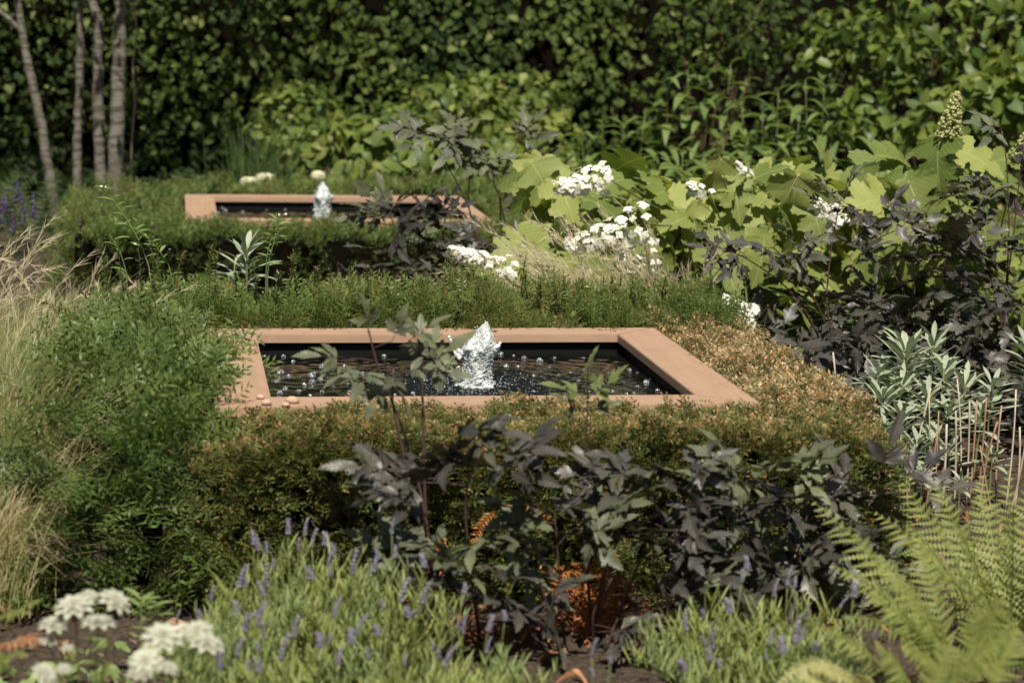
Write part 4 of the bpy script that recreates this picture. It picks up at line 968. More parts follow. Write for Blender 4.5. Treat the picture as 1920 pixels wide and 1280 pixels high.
def compound(parent, root, hub, c, size, mat, r, nl=9, ls=None, flat=.5, dirv=None, updir=0.0):
    """compound leaf: stalk from hub to c, leaflets spread beyond"""
    hub = np.array(hub); c = np.array(c); out = c-hub; out[2] = 0
    d0 = nrm(dirv) if dirv is not None else nrm(nrm(out)+np.array([r.normal(0, .6), -.25, r.uniform(.05, .65)]))
    nz = nrm(np.array([r.normal(0, .3), -.65+r.normal(0, .25), .8])); R = frames(d0[None], nz[None])[0]; x, y, z = R[:, 0], R[:, 1], R[:, 2]
    a = Acc(); a.add(*tube(bez(hub, (hub+c)/2+[0, 0, .25*np.linalg.norm(c-hub)*.3], c, 6)-root, np.linspace(.0022, .0014, 6), 4))
    ls = ls or size*(.62 if c[1] < 7 else .54); pos = []
    arms = [(0, 1.0, .62), (1, .75, .5), (-1, .75, .5)] if nl > 5 else [(0, 1.0, .55)]
    for sd, fw, ln in arms:
        e = c+(x*sd*.75+y*fw)*size*ln-z*size*.10*abs(sd)
        ad = nrm(e-c); ax_ = nrm(np.cross(ad, z)); a.add(*tube(bez(c, (c+e)/2+z*size*.03, e, 4)-root, .0011, 3))
        pos.append((e, ad, 1.0))
        k = (nl//3-1)//2+1 if nl > 5 else 2
        for j in range(k):
            q = c+(e-c)*(.45+.4*j/max(1, k)); 
            for s2 in (1, -1): pos.append((q, nrm(ad*.55+ax_*s2), .78))
    pet_ = link('leaf', a.mesh('leaf', MAT['actstem'], True), parent)
    ms = ACM[mat]
    for (p, d, s) in pos:
        d = nrm(d+r.normal(0, .15, 3)+np.array([0, 0, .10])); n_ = nrm(z+r.normal(0, .26, 3))
        link('leaflet', ms[int(r.integers(0, 5))], pet_, M4(frames(d[None], n_[None])[0], p-root, ls*s*r.uniform(.8, 1.15)))
def actaea(label, root, stems, leaves, seed, mat='actaea', group='dark leaved bugbane plants', stemr=.004):
    """stems: list of pixel/depth polylines; leaves: (px,py,Y,size_px,mat,nl[,dir])"""
    r = np.random.default_rng(seed); root = np.array(root, float); t = thing('bugbane', label, 'plant', root, group); pts = []
    for st in stems:
        P = [at(*q) for q in st]; b = P[0].copy(); b[2] = 0
        if P[0][2] > .05: P = [b]+P
        P = np.array(P); s = np.linspace(0, len(P)-1, 14); Q = np.stack([np.interp(s, np.arange(len(P)), P[:, i]) for i in range(3)], -1)
        Q[1:-1] = (Q[:-2]+Q[1:-1]*2+Q[2:])/4
        a = Acc(); a.add(*tube(Q-root, np.linspace(stemr*1.2, stemr*.5, 14), 6)); link('stem', a.mesh('stem', MAT['actstem'], True), t); pts.append(Q[3:])
    pts = np.concatenate(pts)
    for lf in leaves:
        px, py, Y, sp_, mt, nl = lf[:6]; c = at(px, py, Y)
        lower = pts[pts[:, 2] < c[2]+.01]
        if len(lower) == 0: lower = pts
        k = lower[np.argmin(((lower-c)**2).sum(1)+.3*(np.maximum(0, c[2]-lower[:, 2]-.12))**2)]
        dv = lf[6] if len(lf) > 6 else None
        compound(t, root, k, c, sp_/ppm(Y), mt or mat, r, nl, dirv=dv)
A_, G_, Y_ = 'actaea', 'actaea_g', 'actaea_y'
def rootof(px, Y): p = at(px, 1000, Y); return (p[0], p[1], 0)
# foreground left: tall stem with green leaves over the pool
actaea('dark stemmed bugbane whose grey green leaves stand before the pool, left of the jet', rootof(815, 5.95),
    [[(820,1180,5.95),(800,960,5.95),(755,800,5.97),(705,680,5.97),(690,612,5.97)],[(810,1180,5.97),(795,900,5.98),(792,720,6.0),(790,670,6.0)],[(760,860,5.95),(735,760,5.95),(738,690,5.95)]],
    [(690,622,5.97,75,G_,4,(-.1,-.25,1)),(735,640,5.95,70,G_,4,(.35,-.2,.9)),(765,640,5.97,85,G_,4,(.7,-.2,.5)),(655,672,5.95,100,G_,4,(-1,-.2,.12)),(690,690,5.95,90,G_,9,(-.8,-.4,-.15)),
     (730,690,5.95,85,G_,4,(.2,-.3,-.5)),(795,690,5.98,90,G_,9,(.7,-.2,.55)),(790,670,6,75,G_,4,(-.3,-.2,.8)),(715,720,5.95,70,G_,4,(-.3,-.4,-.6)),(755,700,5.95,70,G_,4,(.6,-.2,.2))], 130)
actaea('slim bugbane shoot with young green leaves before the right half of the pool', rootof(1105, 5.9),
    [[(1110,1180,5.9),(1095,1000,5.9),(1098,860,5.9),(1102,740,5.9)]],
    [(1102,745,5.9,80,Y_,4,(.85,-.2,.6)),(1100,740,5.9,85,Y_,4,(-.9,-.2,.25)),(1102,730,5.9,80,Y_,4,(0,-.2,1)),(1090,765,5.9,70,G_,4,(-.7,-.3,.3)),(1108,770,5.9,60,G_,4,(.8,-.3,.3))], 131)
def scatter(seed, xa, xb, ya, yb, Ya, Yb, n, sz, mats, cond=None):
    r = np.random.default_rng(seed); out = []
    while len(out) < n:
        x, y = r.uniform(xa, xb), r.uniform(ya, yb)
        if 1000 < x < 1240 and 1030 < y < 1180: continue
        out.append((x, y, r.uniform(Ya, Yb), r.uniform(*sz), mats[int(r.integers(0, len(mats)))], 9))
    return out
actaea('broad dark purple grey bugbane in the centre foreground', rootof(1000, 5.85),
    [[(900,1200,5.85),(880,1050,5.85),(870,940,5.85),(890,850,5.85)],[(1050,1220,5.8),(1010,1080,5.8),(960,960,5.82)],[(1060,1220,5.8),(1050,1100,5.78),(1040,960,5.78)],[(1030,1230,5.8),(930,1100,5.75),(850,1050,5.75)],[(1040,1230,5.78),(1000,1150,5.72)]],
    [(860,835,5.65,120,A_,9),(935,855,5.65,120,A_,9),(800,855,5.65,115,A_,9),(890,815,5.65,95,A_,9),(840,880,5.65,130,A_,9),(770,930,5.7,110,A_,9),(720,880,5.75,100,A_,4,(-1,-.2,.2)),(970,870,5.8,110,A_,9),(740,890,5.85,100,A_,9),(790,905,5.85,90,A_,9),(1010,950,5.75,100,G_,9),(1060,950,5.75,90,G_,4),(960,985,5.75,100,G_,9),
     (900,1010,5.72,105,G_,9),(850,1050,5.7,105,G_,9),(800,1065,5.7,100,G_,4,(-1,-.2,.1)),(820,1090,5.7,95,A_,9),(920,1060,5.7,100,A_,9),(1000,1040,5.7,100,A_,9),(890,1110,5.68,95,A_,9),
     (960,1120,5.68,95,A_,9),(1030,1110,5.68,90,A_,9),(860,1140,5.68,80,A_,9),(1090,1000,5.72,90,G_,9),(1040,1180,5.66,80,A_,9)]+scatter(401, 740, 1120, 880, 1140, 5.75, 5.95, 8, (90, 115), [A_, G_]), 132)
actaea('dusky bugbane right of centre with pale grey green upper leaves', rootof(1200, 5.9),
    [[(1110,1230,5.85),(1130,1080,5.85),(1180,960,5.88)],[(1130,1230,5.85),(1200,1050,5.88),(1240,920,5.9)],[(1115,1240,5.8),(1110,1150,5.75),(1150,1080,5.75)]],
    [(1200,890,5.85,110,A_,9),(1250,900,5.85,110,A_,9),(1160,900,5.85,100,A_,9),(1180,940,5.82,100,G_,9),(1230,950,5.82,100,A_,9),(1130,960,5.8,100,G_,9),(1280,940,5.85,100,A_,9),(1290,880,5.9,80,A_,9),
     (1160,1000,5.78,100,A_,9),(1220,1010,5.78,100,A_,9),(1150,1180,5.7,90,A_,9),(1240,1060,5.8,90,A_,9),(1270,1120,5.75,90,A_,9),(1200,1190,5.7,80,A_,9)]+scatter(402, 1090, 1330, 880, 1180, 5.75, 5.95, 10, (85, 110), [A_, G_]), 133)
actaea('spreading dusky bugbane at the right end of the front hedge', rootof(1430, 6.0),
    [[(1400,1220,5.95),(1420,1050,5.98),(1440,900,6.0)],[(1410,1220,5.95),(1480,1060,5.98),(1520,950,6.0)],[(1420,1220,5.95),(1560,1050,6.0),(1640,930,6.02)],[(1400,1220,5.95),(1350,1060,5.95),(1370,940,5.97)]],
    [(1440,870,5.98,115,G_,9),(1400,890,5.97,110,G_,9),(1480,890,5.98,100,G_,9),(1370,940,5.95,105,G_,9),(1430,940,5.95,105,A_,9),(1490,945,5.95,100,A_,9),(1340,970,5.93,90,A_,9),(1540,930,6,100,A_,9),(1600,905,6.02,100,A_,9),
     (1650,890,6.02,110,A_,4,(.2,-.2,1)),(1680,900,6.02,110,A_,4,(.8,-.2,.5)),(1720,920,6.0,110,A_,4,(1,-.3,.1)),(1620,950,6,100,A_,9),(1570,980,5.98,90,A_,9),(1440,1030,5.9,100,A_,9),(1500,1040,5.9,100,A_,9),
     (1390,1040,5.9,90,A_,9),(1330,1040,5.9,90,A_,9),(1550,1040,5.9,90,A_,9),(1480,1100,5.85,85,A_,9),(1400,1110,5.85,85,A_,9),(1320,1110,5.85,85,A_,9),(1300,1190,5.8,80,A_,9),(1380,1170,5.8,80,A_,9),(1610,1010,5.95,80,A_,9)]+scatter(403, 1290, 1640, 880, 1190, 5.85, 6.05, 12, (85, 110), [A_, G_]), 134)
# right cluster
actaea('dark bugbane with spreading leaves above the bronzed hedge', rootof(1555, 9.05),
    [[(1560,640,9.05),(1530,560,9.05),(1480,490,9.05),(1450,465,9.05)],[(1560,640,9.05),(1548,560,9.07),(1560,450,9.1),(1575,380,9.1)],[(1550,660,9.0),(1500,560,9.0),(1440,510,9.0),(1400,485,9)]],
    [(1400,482,9,80,A_,9),(1360,470,9,75,A_,9),(1440,465,9,75,A_,9),(1480,485,9,75,A_,9),(1430,500,9,75,A_,9),(1470,440,9.02,70,G_,9),(1500,455,9,65,G_,9),(1560,360,9.1,70,G_,9),(1545,380,9.1,65,G_,9),(1590,350,9.1,65,G_,9),
     (1520,520,9,70,A_,9),(1580,560,8.95,90,A_,9),(1620,575,8.95,85,A_,9),(1545,590,8.95,80,A_,9),(1610,620,8.95,80,A_,9),(1560,650,8.95,80,A_,9),(1500,650,8.95,70,A_,9),(1520,690,8.9,70,A_,9),(1590,680,8.9,70,A_,9),(1480,690,8.95,60,A_,9)], 135)
actaea('tall dark bugbane with branching stems before the lime green leaves', rootof(1720, 9.15),
    [[(1725,670,9.1),(1700,560,9.1),(1665,490,9.1),(1640,440,9.1),(1620,400,9.1)],[(1725,670,9.1),(1712,560,9.12),(1722,470,9.15),(1730,420,9.15)],[(1730,670,9.15),(1770,560,9.15),(1772,470,9.15)]],
    [(1620,395,9.1,75,A_,9),(1650,400,9.1,75,A_,9),(1600,430,9.1,70,A_,9),(1690,430,9.1,75,A_,9),(1640,480,9.05,80,A_,9),(1600,490,9.05,80,A_,9),(1680,490,9.05,80,A_,9),(1700,530,9.05,80,A_,9),(1660,550,9.05,80,A_,9),
     (1770,460,9.1,95,A_,9),(1800,440,9.1,90,A_,9),(1740,480,9.1,85,A_,9),(1760,520,9.05,85,A_,9),(1720,560,9.05,85,A_,9),(1680,600,9,75,A_,9),(1770,590,9,80,A_,9),(1800,640,8.95,85,A_,9),(1750,640,9,75,A_,9),(1830,600,9,80,A_,9)], 136)
actaea('dusky bugbane with tall bare stems at the right edge', rootof(1890, 9.2),
    [[(1885,560,9.2),(1893,440,9.2),(1888,300,9.2),(1878,245,9.2)],[(1885,560,9.2),(1905,400,9.2),(1915,300,9.2)],[(1880,600,9.2),(1860,500,9.2),(1840,440,9.2)],[(1890,600,9.2),(1810,430,9.25),(1790,350,9.3)]],
    [(1878,240,9.2,70,G_,9),(1900,285,9.2,70,A_,9),(1915,330,9.2,70,A_,9),(1800,360,9.2,80,G_,9),(1770,370,9.2,80,G_,9),(1830,380,9.2,80,G_,9),(1860,400,9.2,80,A_,9),(1850,350,9.25,75,A_,9),(1900,400,9.2,80,A_,9),(1790,400,9.2,75,G_,9),
     (1870,450,9.15,85,A_,9),(1910,460,9.15,80,A_,9),(1830,480,9.15,80,A_,9),(1880,520,9.1,90,A_,9),(1850,560,9.1,80,A_,9),(1905,570,9.1,80,A_,9),(1870,620,9.05,80,A_,9),(1830,530,9.1,80,A_,9),(1750,420,9.2,70,G_,9),(1900,650,9,80,A_,9)], 137)
# middle cluster by the farther pool
actaea('tall dusky bugbane arching over the corner of the farther pool', rootof(900, 11.0),
    [[(905,500,10.9),(885,400,10.9),(850,330,10.9),(812,262,10.9)],[(900,480,10.9),(875,380,10.9),(885,300,10.9),(888,245,10.9)],[(955,500,10.9),(945,400,10.9),(922,330,10.9)],[(945,480,10.9),(935,370,10.9),(950,300,10.9),(968,270,10.9)]],
    [(800,250,10.9,80,G_,9,(-1,-.2,.2)),(830,250,10.9,75,G_,9),(770,242,10.9,65,A_,4,(-1,-.2,.05)),(885,250,10.9,80,G_,9),(870,275,10.9,80,G_,9),(925,300,10.9,75,G_,9),(970,262,10.9,75,G_,9,(.6,-.2,.7)),(900,300,10.9,70,G_,9),(850,290,10.9,60,G_,9),
     (960,350,10.85,70,A_,9),(935,330,10.85,60,A_,4),(985,320,10.9,75,A_,9,(.8,-.2,.5)),(1000,350,10.9,70,A_,9),(970,385,10.8,70,A_,9)], 138)
actaea('low dark bugbane hiding the front right of the farther pool', rootof(800, 10.8),
    [[(790,520,10.7),(785,440,10.7),(780,360,10.7),(778,340,10.7)],[(800,520,10.7),(750,450,10.7),(730,400,10.7)],[(810,520,10.7),(830,450,10.7),(835,410,10.7)]],
    [(730,400,10.65,80,G_,9,(-.6,-.2,.5)),(700,420,10.65,75,G_,4,(-1,-.2,.2)),(770,405,10.65,80,A_,9),(800,400,10.65,80,A_,9),(835,400,10.65,60,A_,9,(.3,-.2,.9)),(845,440,10.6,60,A_,9),(760,440,10.6,80,G_,9),(800,450,10.6,80,A_,9),
     (720,470,10.6,80,A_,9),(770,490,10.5,80,A_,9),(820,480,10.5,80,A_,9),(700,510,10.3,90,A_,9),(860,470,10.5,80,A_,9),(690,540,10.2,80,A_,9),(740,520,10.2,80,A_,9),(800,520,10.2,80,A_,9),(850,510,10.3,70,A_,9),(740,385,10.6,60,A_,9),(700,395,10.6,60,G_,9),(820,420,10.6,75,A_,9),(790,380,10.65,60,A_,9),(660,520,10.2,75,A_,9),(880,510,10.2,75,A_,9),(730,445,10.5,80,A_,9),(778,335,10.7,40,Y_,4,(0,0,1))], 139)
actaea('small dark bugbane peeping between the white panicle and the pools', rootof(950, 10.2),
    [[(930,540,10.2),(940,480,10.2),(950,455,10.2)]], [(930,460,10.2,70,A_,9),(960,450,10.2,70,A_,9),(900,445,10.2,70,A_,9),(880,500,10.2,70,A_,9),(830,540,9.8,70,A_,9)], 140)

def cover(label, xa, xb, ya, yb, n, h, mat, sc, seed, cond=None):
    r = np.random.default_rng(seed); X = r.uniform(xa, xb, n); Y = r.uniform(ya, yb, n); P = np.stack([X, Y, h*r.uniform(.1, 1, n)*(.6+.4*np.abs(np.sin(X*4+Y*3)))], -1)
    a = Acc(); d = nrm(r.normal(0, .8, (n, 3))+[0, -.4, 0]); R_ = frames(d, nrm(r.normal(0, .35, (n, 3))+[0, -.4, 1])); s_ = r.uniform(*sc, n); k = r.integers(0, 3, n)
    for i in range(3): a.inst(ACL[i], R_[k == i], P[k == i], s_[k == i])
    o = link('ground_cover', a.mesh('ground_cover', mat, True)); tag(o, label, 'ground cover'); o['kind'] = 'stuff'
cover('dark low foliage filling the shade under the bugbanes and hydrangeas', 2.15, 4.6, 8.55, 10.6, 3200, .42, MAT['actaea'], (.07, .12), 301)
cover('green low foliage in the shade below the oak leaves', 1.6, 4.6, 9.3, 11.2, 2200, .5, MAT['shrub'], (.08, .14), 302)
cover('yellow green seedlings and low leaves on the soil at the lower left', -.75, .25, 4.35, 5.7, 420, .10, MAT['weed'], (.025, .05), 305)
cover('green undergrowth behind the oak leaved hydrangeas at the right', 2.6, 6.2, 10.8, 14.5, 2600, .55, MAT['shrub'], (.08, .14), 304)
cover('low green foliage on the soil between the two pools', -0.6, 2.2, 9.0, 11.6, 2200, .22, MAT['hedgeleaf'], (.04, .08), 303)

# ------------------------------------------------------------------ euphorbia
EUL = [P2mesh('leaf', blade(1, .20, 5, d, .25, 'obov'), MAT['euph']) for d in (.05, .2, .4)]
def euph(label, root, stems, seed, group='grey green spurges'):
    r = np.random.default_rng(seed); root = np.array(root, float); t = thing('spurge', label, 'plant', root, group)
    for (tx, ty, Y, Hs, lp, n, lean) in stems:
        tip = at(tx, ty, Y); b = tip-np.array([lean*Hs, 0, 1])*Hs; b[2] = max(b[2], 0); Q = bez(b, (b+tip)/2, tip, 7)
        a = Acc(); a.add(*tube(Q-root, np.linspace(.005, .003, 7), 6)); st = link('stem', a.mesh('stem', MAT['stemgreen'], True), t); L = 1.55*lp/ppm(Y)
        for i in range(n):
            f = 1-(1-i/n)**1.0; c = Q[-1]*(f)+(Q[-1]-(Q[-1]-Q[-3])*1.0)*(1-f); an = i*2.4+r.normal(0, .15)
            e = .25+1.5*f**1.4; d = nrm(np.array([math.cos(an), math.sin(an), e])); s = L*(1-.35*f)*r.uniform(.85, 1.1)
            link('leaf', EUL[int(r.integers(0, 3))], st, M4(frames(d[None], np.array([[0, 0, 1.]]))[0], c-root, s))
euph('largest grey green spurge right of the bronzed hedge', rootof(1720, 8.0),
    [(1700,655,8.0,.42,66,36,.1),(1655,745,7.8,.32,60,30,-.15),(1770,690,8.0,.38,55,28,.1),(1810,720,7.9,.36,52,26,.15),(1740,740,7.7,.3,55,26,0),(1690,780,7.6,.28,50,24,-.1),(1780,770,7.7,.3,50,24,.1),(1840,770,7.8,.3,46,20,.2),
     (1720,830,7.4,.2,42,20,0),(1780,840,7.4,.2,40,18,.1),(1660,800,7.6,.25,45,20,-.2),(1730,880,7.2,.15,36,18,0),(1800,900,7.2,.12,34,16,0),(1860,850,7.4,.15,36,16,.1),(1650,700,8.0,.38,58,26,-.1),(1750,640,8.2,.45,52,26,.05),(1620,790,7.7,.28,46,20,-.1),(1690,720,7.9,.35,56,26,0),(1860,720,8.0,.35,50,20,.1),(1700,860,7.3,.2,44,20,0),(1750,820,7.4,.22,44,20,0)], 150)
euph('spurge tip entering at the right edge beside the dark leaves', rootof(1935, 8.2), [(1935,650,8.2,.42,62,34,0),(1950,720,8.2,.36,60,24,0)], 151)
euph('small spurge shoot behind the back yew hedge', rootof(465, 9.2), [(463,462,9.2,.5,52,22,0),(440,490,9.3,.45,46,14,0)], 152)
euph('small spurge shoot between the bronzed hedge and dark leaves', rootof(1578, 8.0), [(1578,715,8.0,.36,38,16,0),(1612,760,7.8,.3,34,12,0)], 153)
# cut canes
def canes():
    r = np.random.default_rng(160); k = 0; root = np.array(rootof(1770, 7.3)); t = thing('cut_stems', 'stump of cut reddish and straw coloured old stems by the spurge', 'cut stems', root)
    for (bx, by, tx, ty, Y, w_, m_) in [(1695,880,1690,810,7.2,4,'strawcane'),(1745,870,1742,735,7.4,3,'strawcane'),(1800,860,1795,710,7.4,3,'strawcane'),(1822,880,1832,750,7.4,4,'cane'),(1838,880,1850,745,7.4,4,'cane'),(1815,860,1818,750,7.4,4,'cane'),
        (1872,870,1878,760,7.4,4,'cane'),(1890,880,1905,730,7.3,4,'strawcane'),(1905,880,1912,800,7.3,4,'strawcane'),(1770,880,1775,795,7.3,5,'strawcane'),(1860,880,1838,835,7.2,3,'cane'),(1680,880,1672,820,7.2,4,'cane'),(1705,890,1700,830,7.1,4,'cane'),
        (1740,900,1760,800,7.2,4,'cane'),(1790,900,1792,770,7.3,4,'cane'),(1845,900,1870,790,7.3,4,'cane'),(1575,705,1562,660,8.4,4,'strawcane'),(1715,765,1745,727,7.6,4,'strawcane'),(1755,860,1760,770,7.3,3,'cane'),(1900,900,1925,810,7.2,4,'cane')]:
        b, e = at(bx, by, Y), at(tx, ty, Y); b[2] = min(b[2], .0); b[0] -= (e[0]-b[0])*.3
        a = Acc(); rr = w_/ppm(Y)/2*1.1; a.add(*tube(bez(b, (b+e)/2+r.normal(0, .01, 3), e, 6)-root, np.linspace(rr, rr*.8, 6), 6)); link('cane', a.mesh('cane', MAT[m_], True), t)
canes()

# ------------------------------------------------------------------ foreground right ferns
def fp(b, tp, Yb, Yt, ar, w_): return (at(b[0], b[1], Yb), at(tp[0], tp[1], Yt), ar, w_)
GFR = 'yellow green ferns at the lower right'
fern('yellow green fern whose frond reaches over the dark leaves at lower right', rootof(1790, 5.2),
     [fp((1790,1290), (1525,940), 5.2, 5.5, .16, .085), fp((1800,1290), (1560,1060), 5.2, 5.25, .22, .075), fp((1790,1300), (1650,1040), 5.2, 5.3, .18, .08), fp((1800,1300), (1560,1165), 5.2, 5.05, .3, .06),
      fp((1800,1300), (1700,1090), 5.15, 5.1, .15, .085), fp((1810,1300), (1880,1120), 5.15, 5.1, .2, .085), fp((1800,1310), (1760,1160), 5.1, 5.0, .12, .08), fp((1800,1310), (1690,1210), 5.0, 4.95, .2, .075), fp((1780,1300), (1600,1000), 5.2, 5.45, .15, .07), fp((1790,1300), (1620,1110), 5.1, 5.15, .25, .065), fp((1790,1300), (1720,1010), 5.2, 5.35, .12, .075), fp((1830,1300), (1830,1140), 5.0, 5.0, .1, .075), fp((1850,1300), (1910,1180), 4.9, 4.9, .15, .075)], MAT['fern'], 170, np_=19, group=GFR)
fern('tall yellow green fern filling the right edge of the foreground', rootof(1890, 5.6),
     [fp((1890,1260), (1690,905), 5.6, 5.9, .14, .10), fp((1890,1260), (1750,900), 5.6, 5.9, .10, .10), fp((1895,1260), (1840,890), 5.6, 5.9, .06, .10), fp((1900,1260), (1935,900), 5.6, 5.8, .08, .10), fp((1890,1260), (1780,960), 5.6, 5.4, .16, .10),
      fp((1895,1260), (1900,950), 5.6, 5.4, .1, .10), fp((1900,1260), (1960,1000), 5.6, 5.4, .1, .10), fp((1890,1280), (1850,1060), 5.5, 5.3, .1, .095), fp((1900,1280), (1950,1130), 5.4, 5.2, .1, .09), fp((1890,1260), (1640,960), 5.6, 5.8, .2, .085), fp((1880,1260), (1700,980), 5.6, 5.6, .16, .08), fp((1890,1260), (1830,900), 5.7, 6.0, .08, .08), fp((1890,1260), (1740,900), 5.8, 6.1, .12, .08), fp((1900,1260), (1890,880), 5.7, 6.0, .06, .08), fp((1880,1260), (1790,1060), 5.4, 5.3, .2, .08)], MAT['fern'], 180, np_=20, group=GFR)
fern('low fern fronds along the bottom edge, right of the lavender', rootof(1640, 4.95),
     [fp((1720,1330), (1530,1175), 5.0, 5.0, .2, .055), fp((1730,1330), (1640,1200), 4.95, 4.95, .15, .06), fp((1740,1330), (1780,1210), 4.9, 4.9, .15, .07), fp((1740,1330), (1880,1200), 4.9, 4.8, .2, .08)], MAT['fern'], 190, np_=17, group=GFR)
fern('pale yellow fern tips at the bottom edge of the photo', rootof(1560, 4.6),
     [fp((1650,1330), (1450,1290), 4.6, 4.5, .5, .05), fp((1640,1330), (1530,1255), 4.6, 4.5, .25, .05), fp((1650,1330), (1620,1265), 4.6, 4.5, .25, .05), fp((1600,1340), (1500,1270), 4.55, 4.5, .3, .045)], MAT['fernpale'], 195, np_=20, group=GFR)
fern('small yellow green fern at the lower left corner', rootof(30, 5.2),
     [fp((10,1170), (80,1125), 5.3, 5.2, .2, .03), fp((-30,1180), (60,1150), 5.3, 5.2, .25, .03), fp((-20,1260), (50,1230), 4.9, 4.8, .3, .03), fp((20,1270), (-30,1210), 4.9, 4.9, .3, .03), fp((110,1300), (140,1210), 4.9, 4.9, .2, .025), fp((180,1290), (210,1240), 4.8, 4.8, .2, .02)], MAT['fern'], 197, np_=14)
fern('dry orange fern frond lying on the soil at lower left', rootof(20, 5.1), [fp((-20,1215), (125,1205), 5.1, 5.0, .12, .028), fp((-20,1230), (80,1185), 5.1, 5.1, .12, .022)], MAT['litter'], 199, np_=14)

# ------------------------------------------------------------------ lavender
def spike_mesh():
    a = Acc(); r = np.random.default_rng(5); I = ico(1); I = (I[0]*np.array([.8, 1.2, .8]), I[1], I[2])
    for i in range(6):
        z = i/5; n = 5 if i < 5 else 2; rr = .17*(1-.45*z)
        for j in range(n):
            an = j*2*PI/n+i*.6; a.inst(I, np.eye(3)[None], np.array([[rr*math.cos(an)*.8, z*.9+.06, rr*math.sin(an)*.8]]), .10*r.uniform(.8, 1.25))
    return a.mesh('flower_spike', MAT['lavflower'], True)
SPIKE = spike_mesh()
SPIKES = [SPIKE]
for sc_ in ((.8, 1.35), (1.25, .8)):
    q_ = SPIKE.copy(); co = np.empty(len(q_.vertices)*3, np.float32); q_.vertices.foreach_get('co', co); co = co.reshape(-1, 3)
    co[:, 0] *= sc_[0]; co[:, 2] *= sc_[0]; co[:, 1] *= sc_[1]; co[:, 0] += .18*co[:, 1]**2*(1 if sc_[0] < 1 else -1); q_.vertices.foreach_set('co', co.ravel()); q_.update(); SPIKES.append(q_)
def lavender(label, px, Y, n, H, rad, spikes, seed, hs=1.0):
    r = np.random.default_rng(seed); root = np.array(rootof(px, Y)); t = thing('lavender', label, 'lavender', root, 'lavender plants along the front')
    a = Acc(); LV = blade(1, .105, 3, .15, .2, 'strap')
    an = r.uniform(0, 2*PI, n); q = np.sqrt(r.uniform(0, 1, n)); h = H*(1-.35*q**2)*r.uniform(.40, 1.15, n)
    b = np.stack([np.cos(an)*q*rad*.35, np.sin(an)*q*rad*.3, np.zeros(n)], -1)
    e = np.stack([np.cos(an)*q*rad+r.normal(0, .02, n), np.sin(an)*q*rad*.8, h], -1)
    for i in range(n):
        Q = bez(b[i], (b[i]+e[i])/2+np.array([-b[i][0]*.3, 0, .03]), e[i], 5); a.add(*tube(Q, .0011, 3, False))
        m_ = 12; f = r.uniform(.15, 1, m_); C = np.stack([np.interp(f, np.linspace(0, 1, 5), Q[:, j]) for j in range(3)], -1); ph = r.uniform(0, 2*PI, m_)
        d = np.stack([np.cos(ph)*.5, np.sin(ph)*.5, np.full(m_, 1.0)], -1); a.inst(LV, frames(d, np.array([[0, -.4, 1.]])+r.normal(0, .5, d.shape)), C, r.uniform(.024, .058, m_))
    link('foliage', a.mesh('foliage', MAT['lav'], True), t)['kind'] = 'stuff'
    for (sx, sy, sy_) in spikes:
        p = at(sx, sy, sy_); g = np.array([root[0]+(p[0]-root[0])*.8, p[1]+.02, max(.02, H*.3)])
        st = Acc(); st.add(*tube(bez(g, (g+p)/2+r.normal(0, .01, 3), p, 6)-root, .0012, 4)); so = link('flower_stalk', st.mesh('flower_stalk', MAT['lav'], True), t)
        d = nrm(p-g+r.normal(0, .02, 3)); link('flower_spike', SPIKES[int(r.integers(0, 3))], so, M4(frames(d[None], np.array([[0, -1., .1]]))[0], p-root, r.uniform(.018, .042)*hs))
lr = np.random.default_rng(9)
def sps(xa, xb, ya, yb, Ya, Yb, n): return [(lr.uniform(xa, xb), lr.uniform(ya, yb), lr.uniform(Ya, Yb)) for _ in range(int(n*.65))]
lavender('lavender clump nearest the white flowers at lower left', 430, 5.2, 150, .27, .17, sps(330, 480, 1060, 1190, 5.1, 5.4, 14)+sps(400, 520, 1180, 1260, 4.9, 5.0, 5), 200)
lavender('bushy lavender clump below the left yew with purple spikes', 560, 5.55, 170, .33, .23, [(476,1020,5.5),(500,1035,5.5),(540,1000,5.6),(572,1003,5.6),(585,1025,5.6),(610,1020,5.6),(625,1040,5.5),(560,1030,5.5)]+sps(470, 660, 1030, 1120, 5.3, 5.6, 16), 201)
lavender('lavender clump left of the centre bugbane', 720, 5.45, 165, .30, .22, [(735,1000,5.5),(708,1045,5.4),(740,1045,5.5),(700,1070,5.4),(870,1110,5.4),(790,1130,5.3)]+sps(650, 850, 1060, 1180, 5.2, 5.4, 10), 202)
lavender('lavender clump at the bottom edge under the purple spikes', 560, 4.95, 150, .23, .19, sps(480, 690, 1150, 1260, 4.85, 5.0, 18), 203)
lavender('lavender clump at the bottom edge left of the bare soil', 790, 4.95, 140, .21, .18, sps(700, 920, 1170, 1265, 4.85, 5.0, 12), 204)
lavender('low lavender clump at the edge of the bare soil', 930, 5.15, 90, .17, .12, sps(850, 990, 1150, 1230, 5.1, 5.2, 6), 205)
lavender('lavender clump right of the bare soil', 1330, 5.35, 120, .23, .18, [(1318,1155,5.3),(1400,1065,5.4),(1390,1090,5.4),(1490,1100,5.4)]+sps(1260, 1450, 1130, 1250, 5.1, 5.3, 12), 206)
lavender('lavender clump beside the yellow green fern', 1500, 5.3, 130, .235, .20, sps(1420, 1640, 1080, 1220, 5.1, 5.4, 16), 207)
lavender('lavender clump at the bottom edge, right of centre', 1400, 4.85, 125, .20, .2, sps(1260, 1560, 1190, 1270, 4.75, 4.9, 10), 208)
lavender('small lavender tuft in the gap at the bottom centre', 1150, 4.8, 50, .15, .12, sps(1060, 1220, 1225, 1275, 4.75, 4.9, 5), 209)
lavender('sparse lavender clump running off the bottom left of centre', 380, 4.75, 110, .20, .17, sps(300, 520, 1200, 1275, 4.7, 4.8, 8), 210)

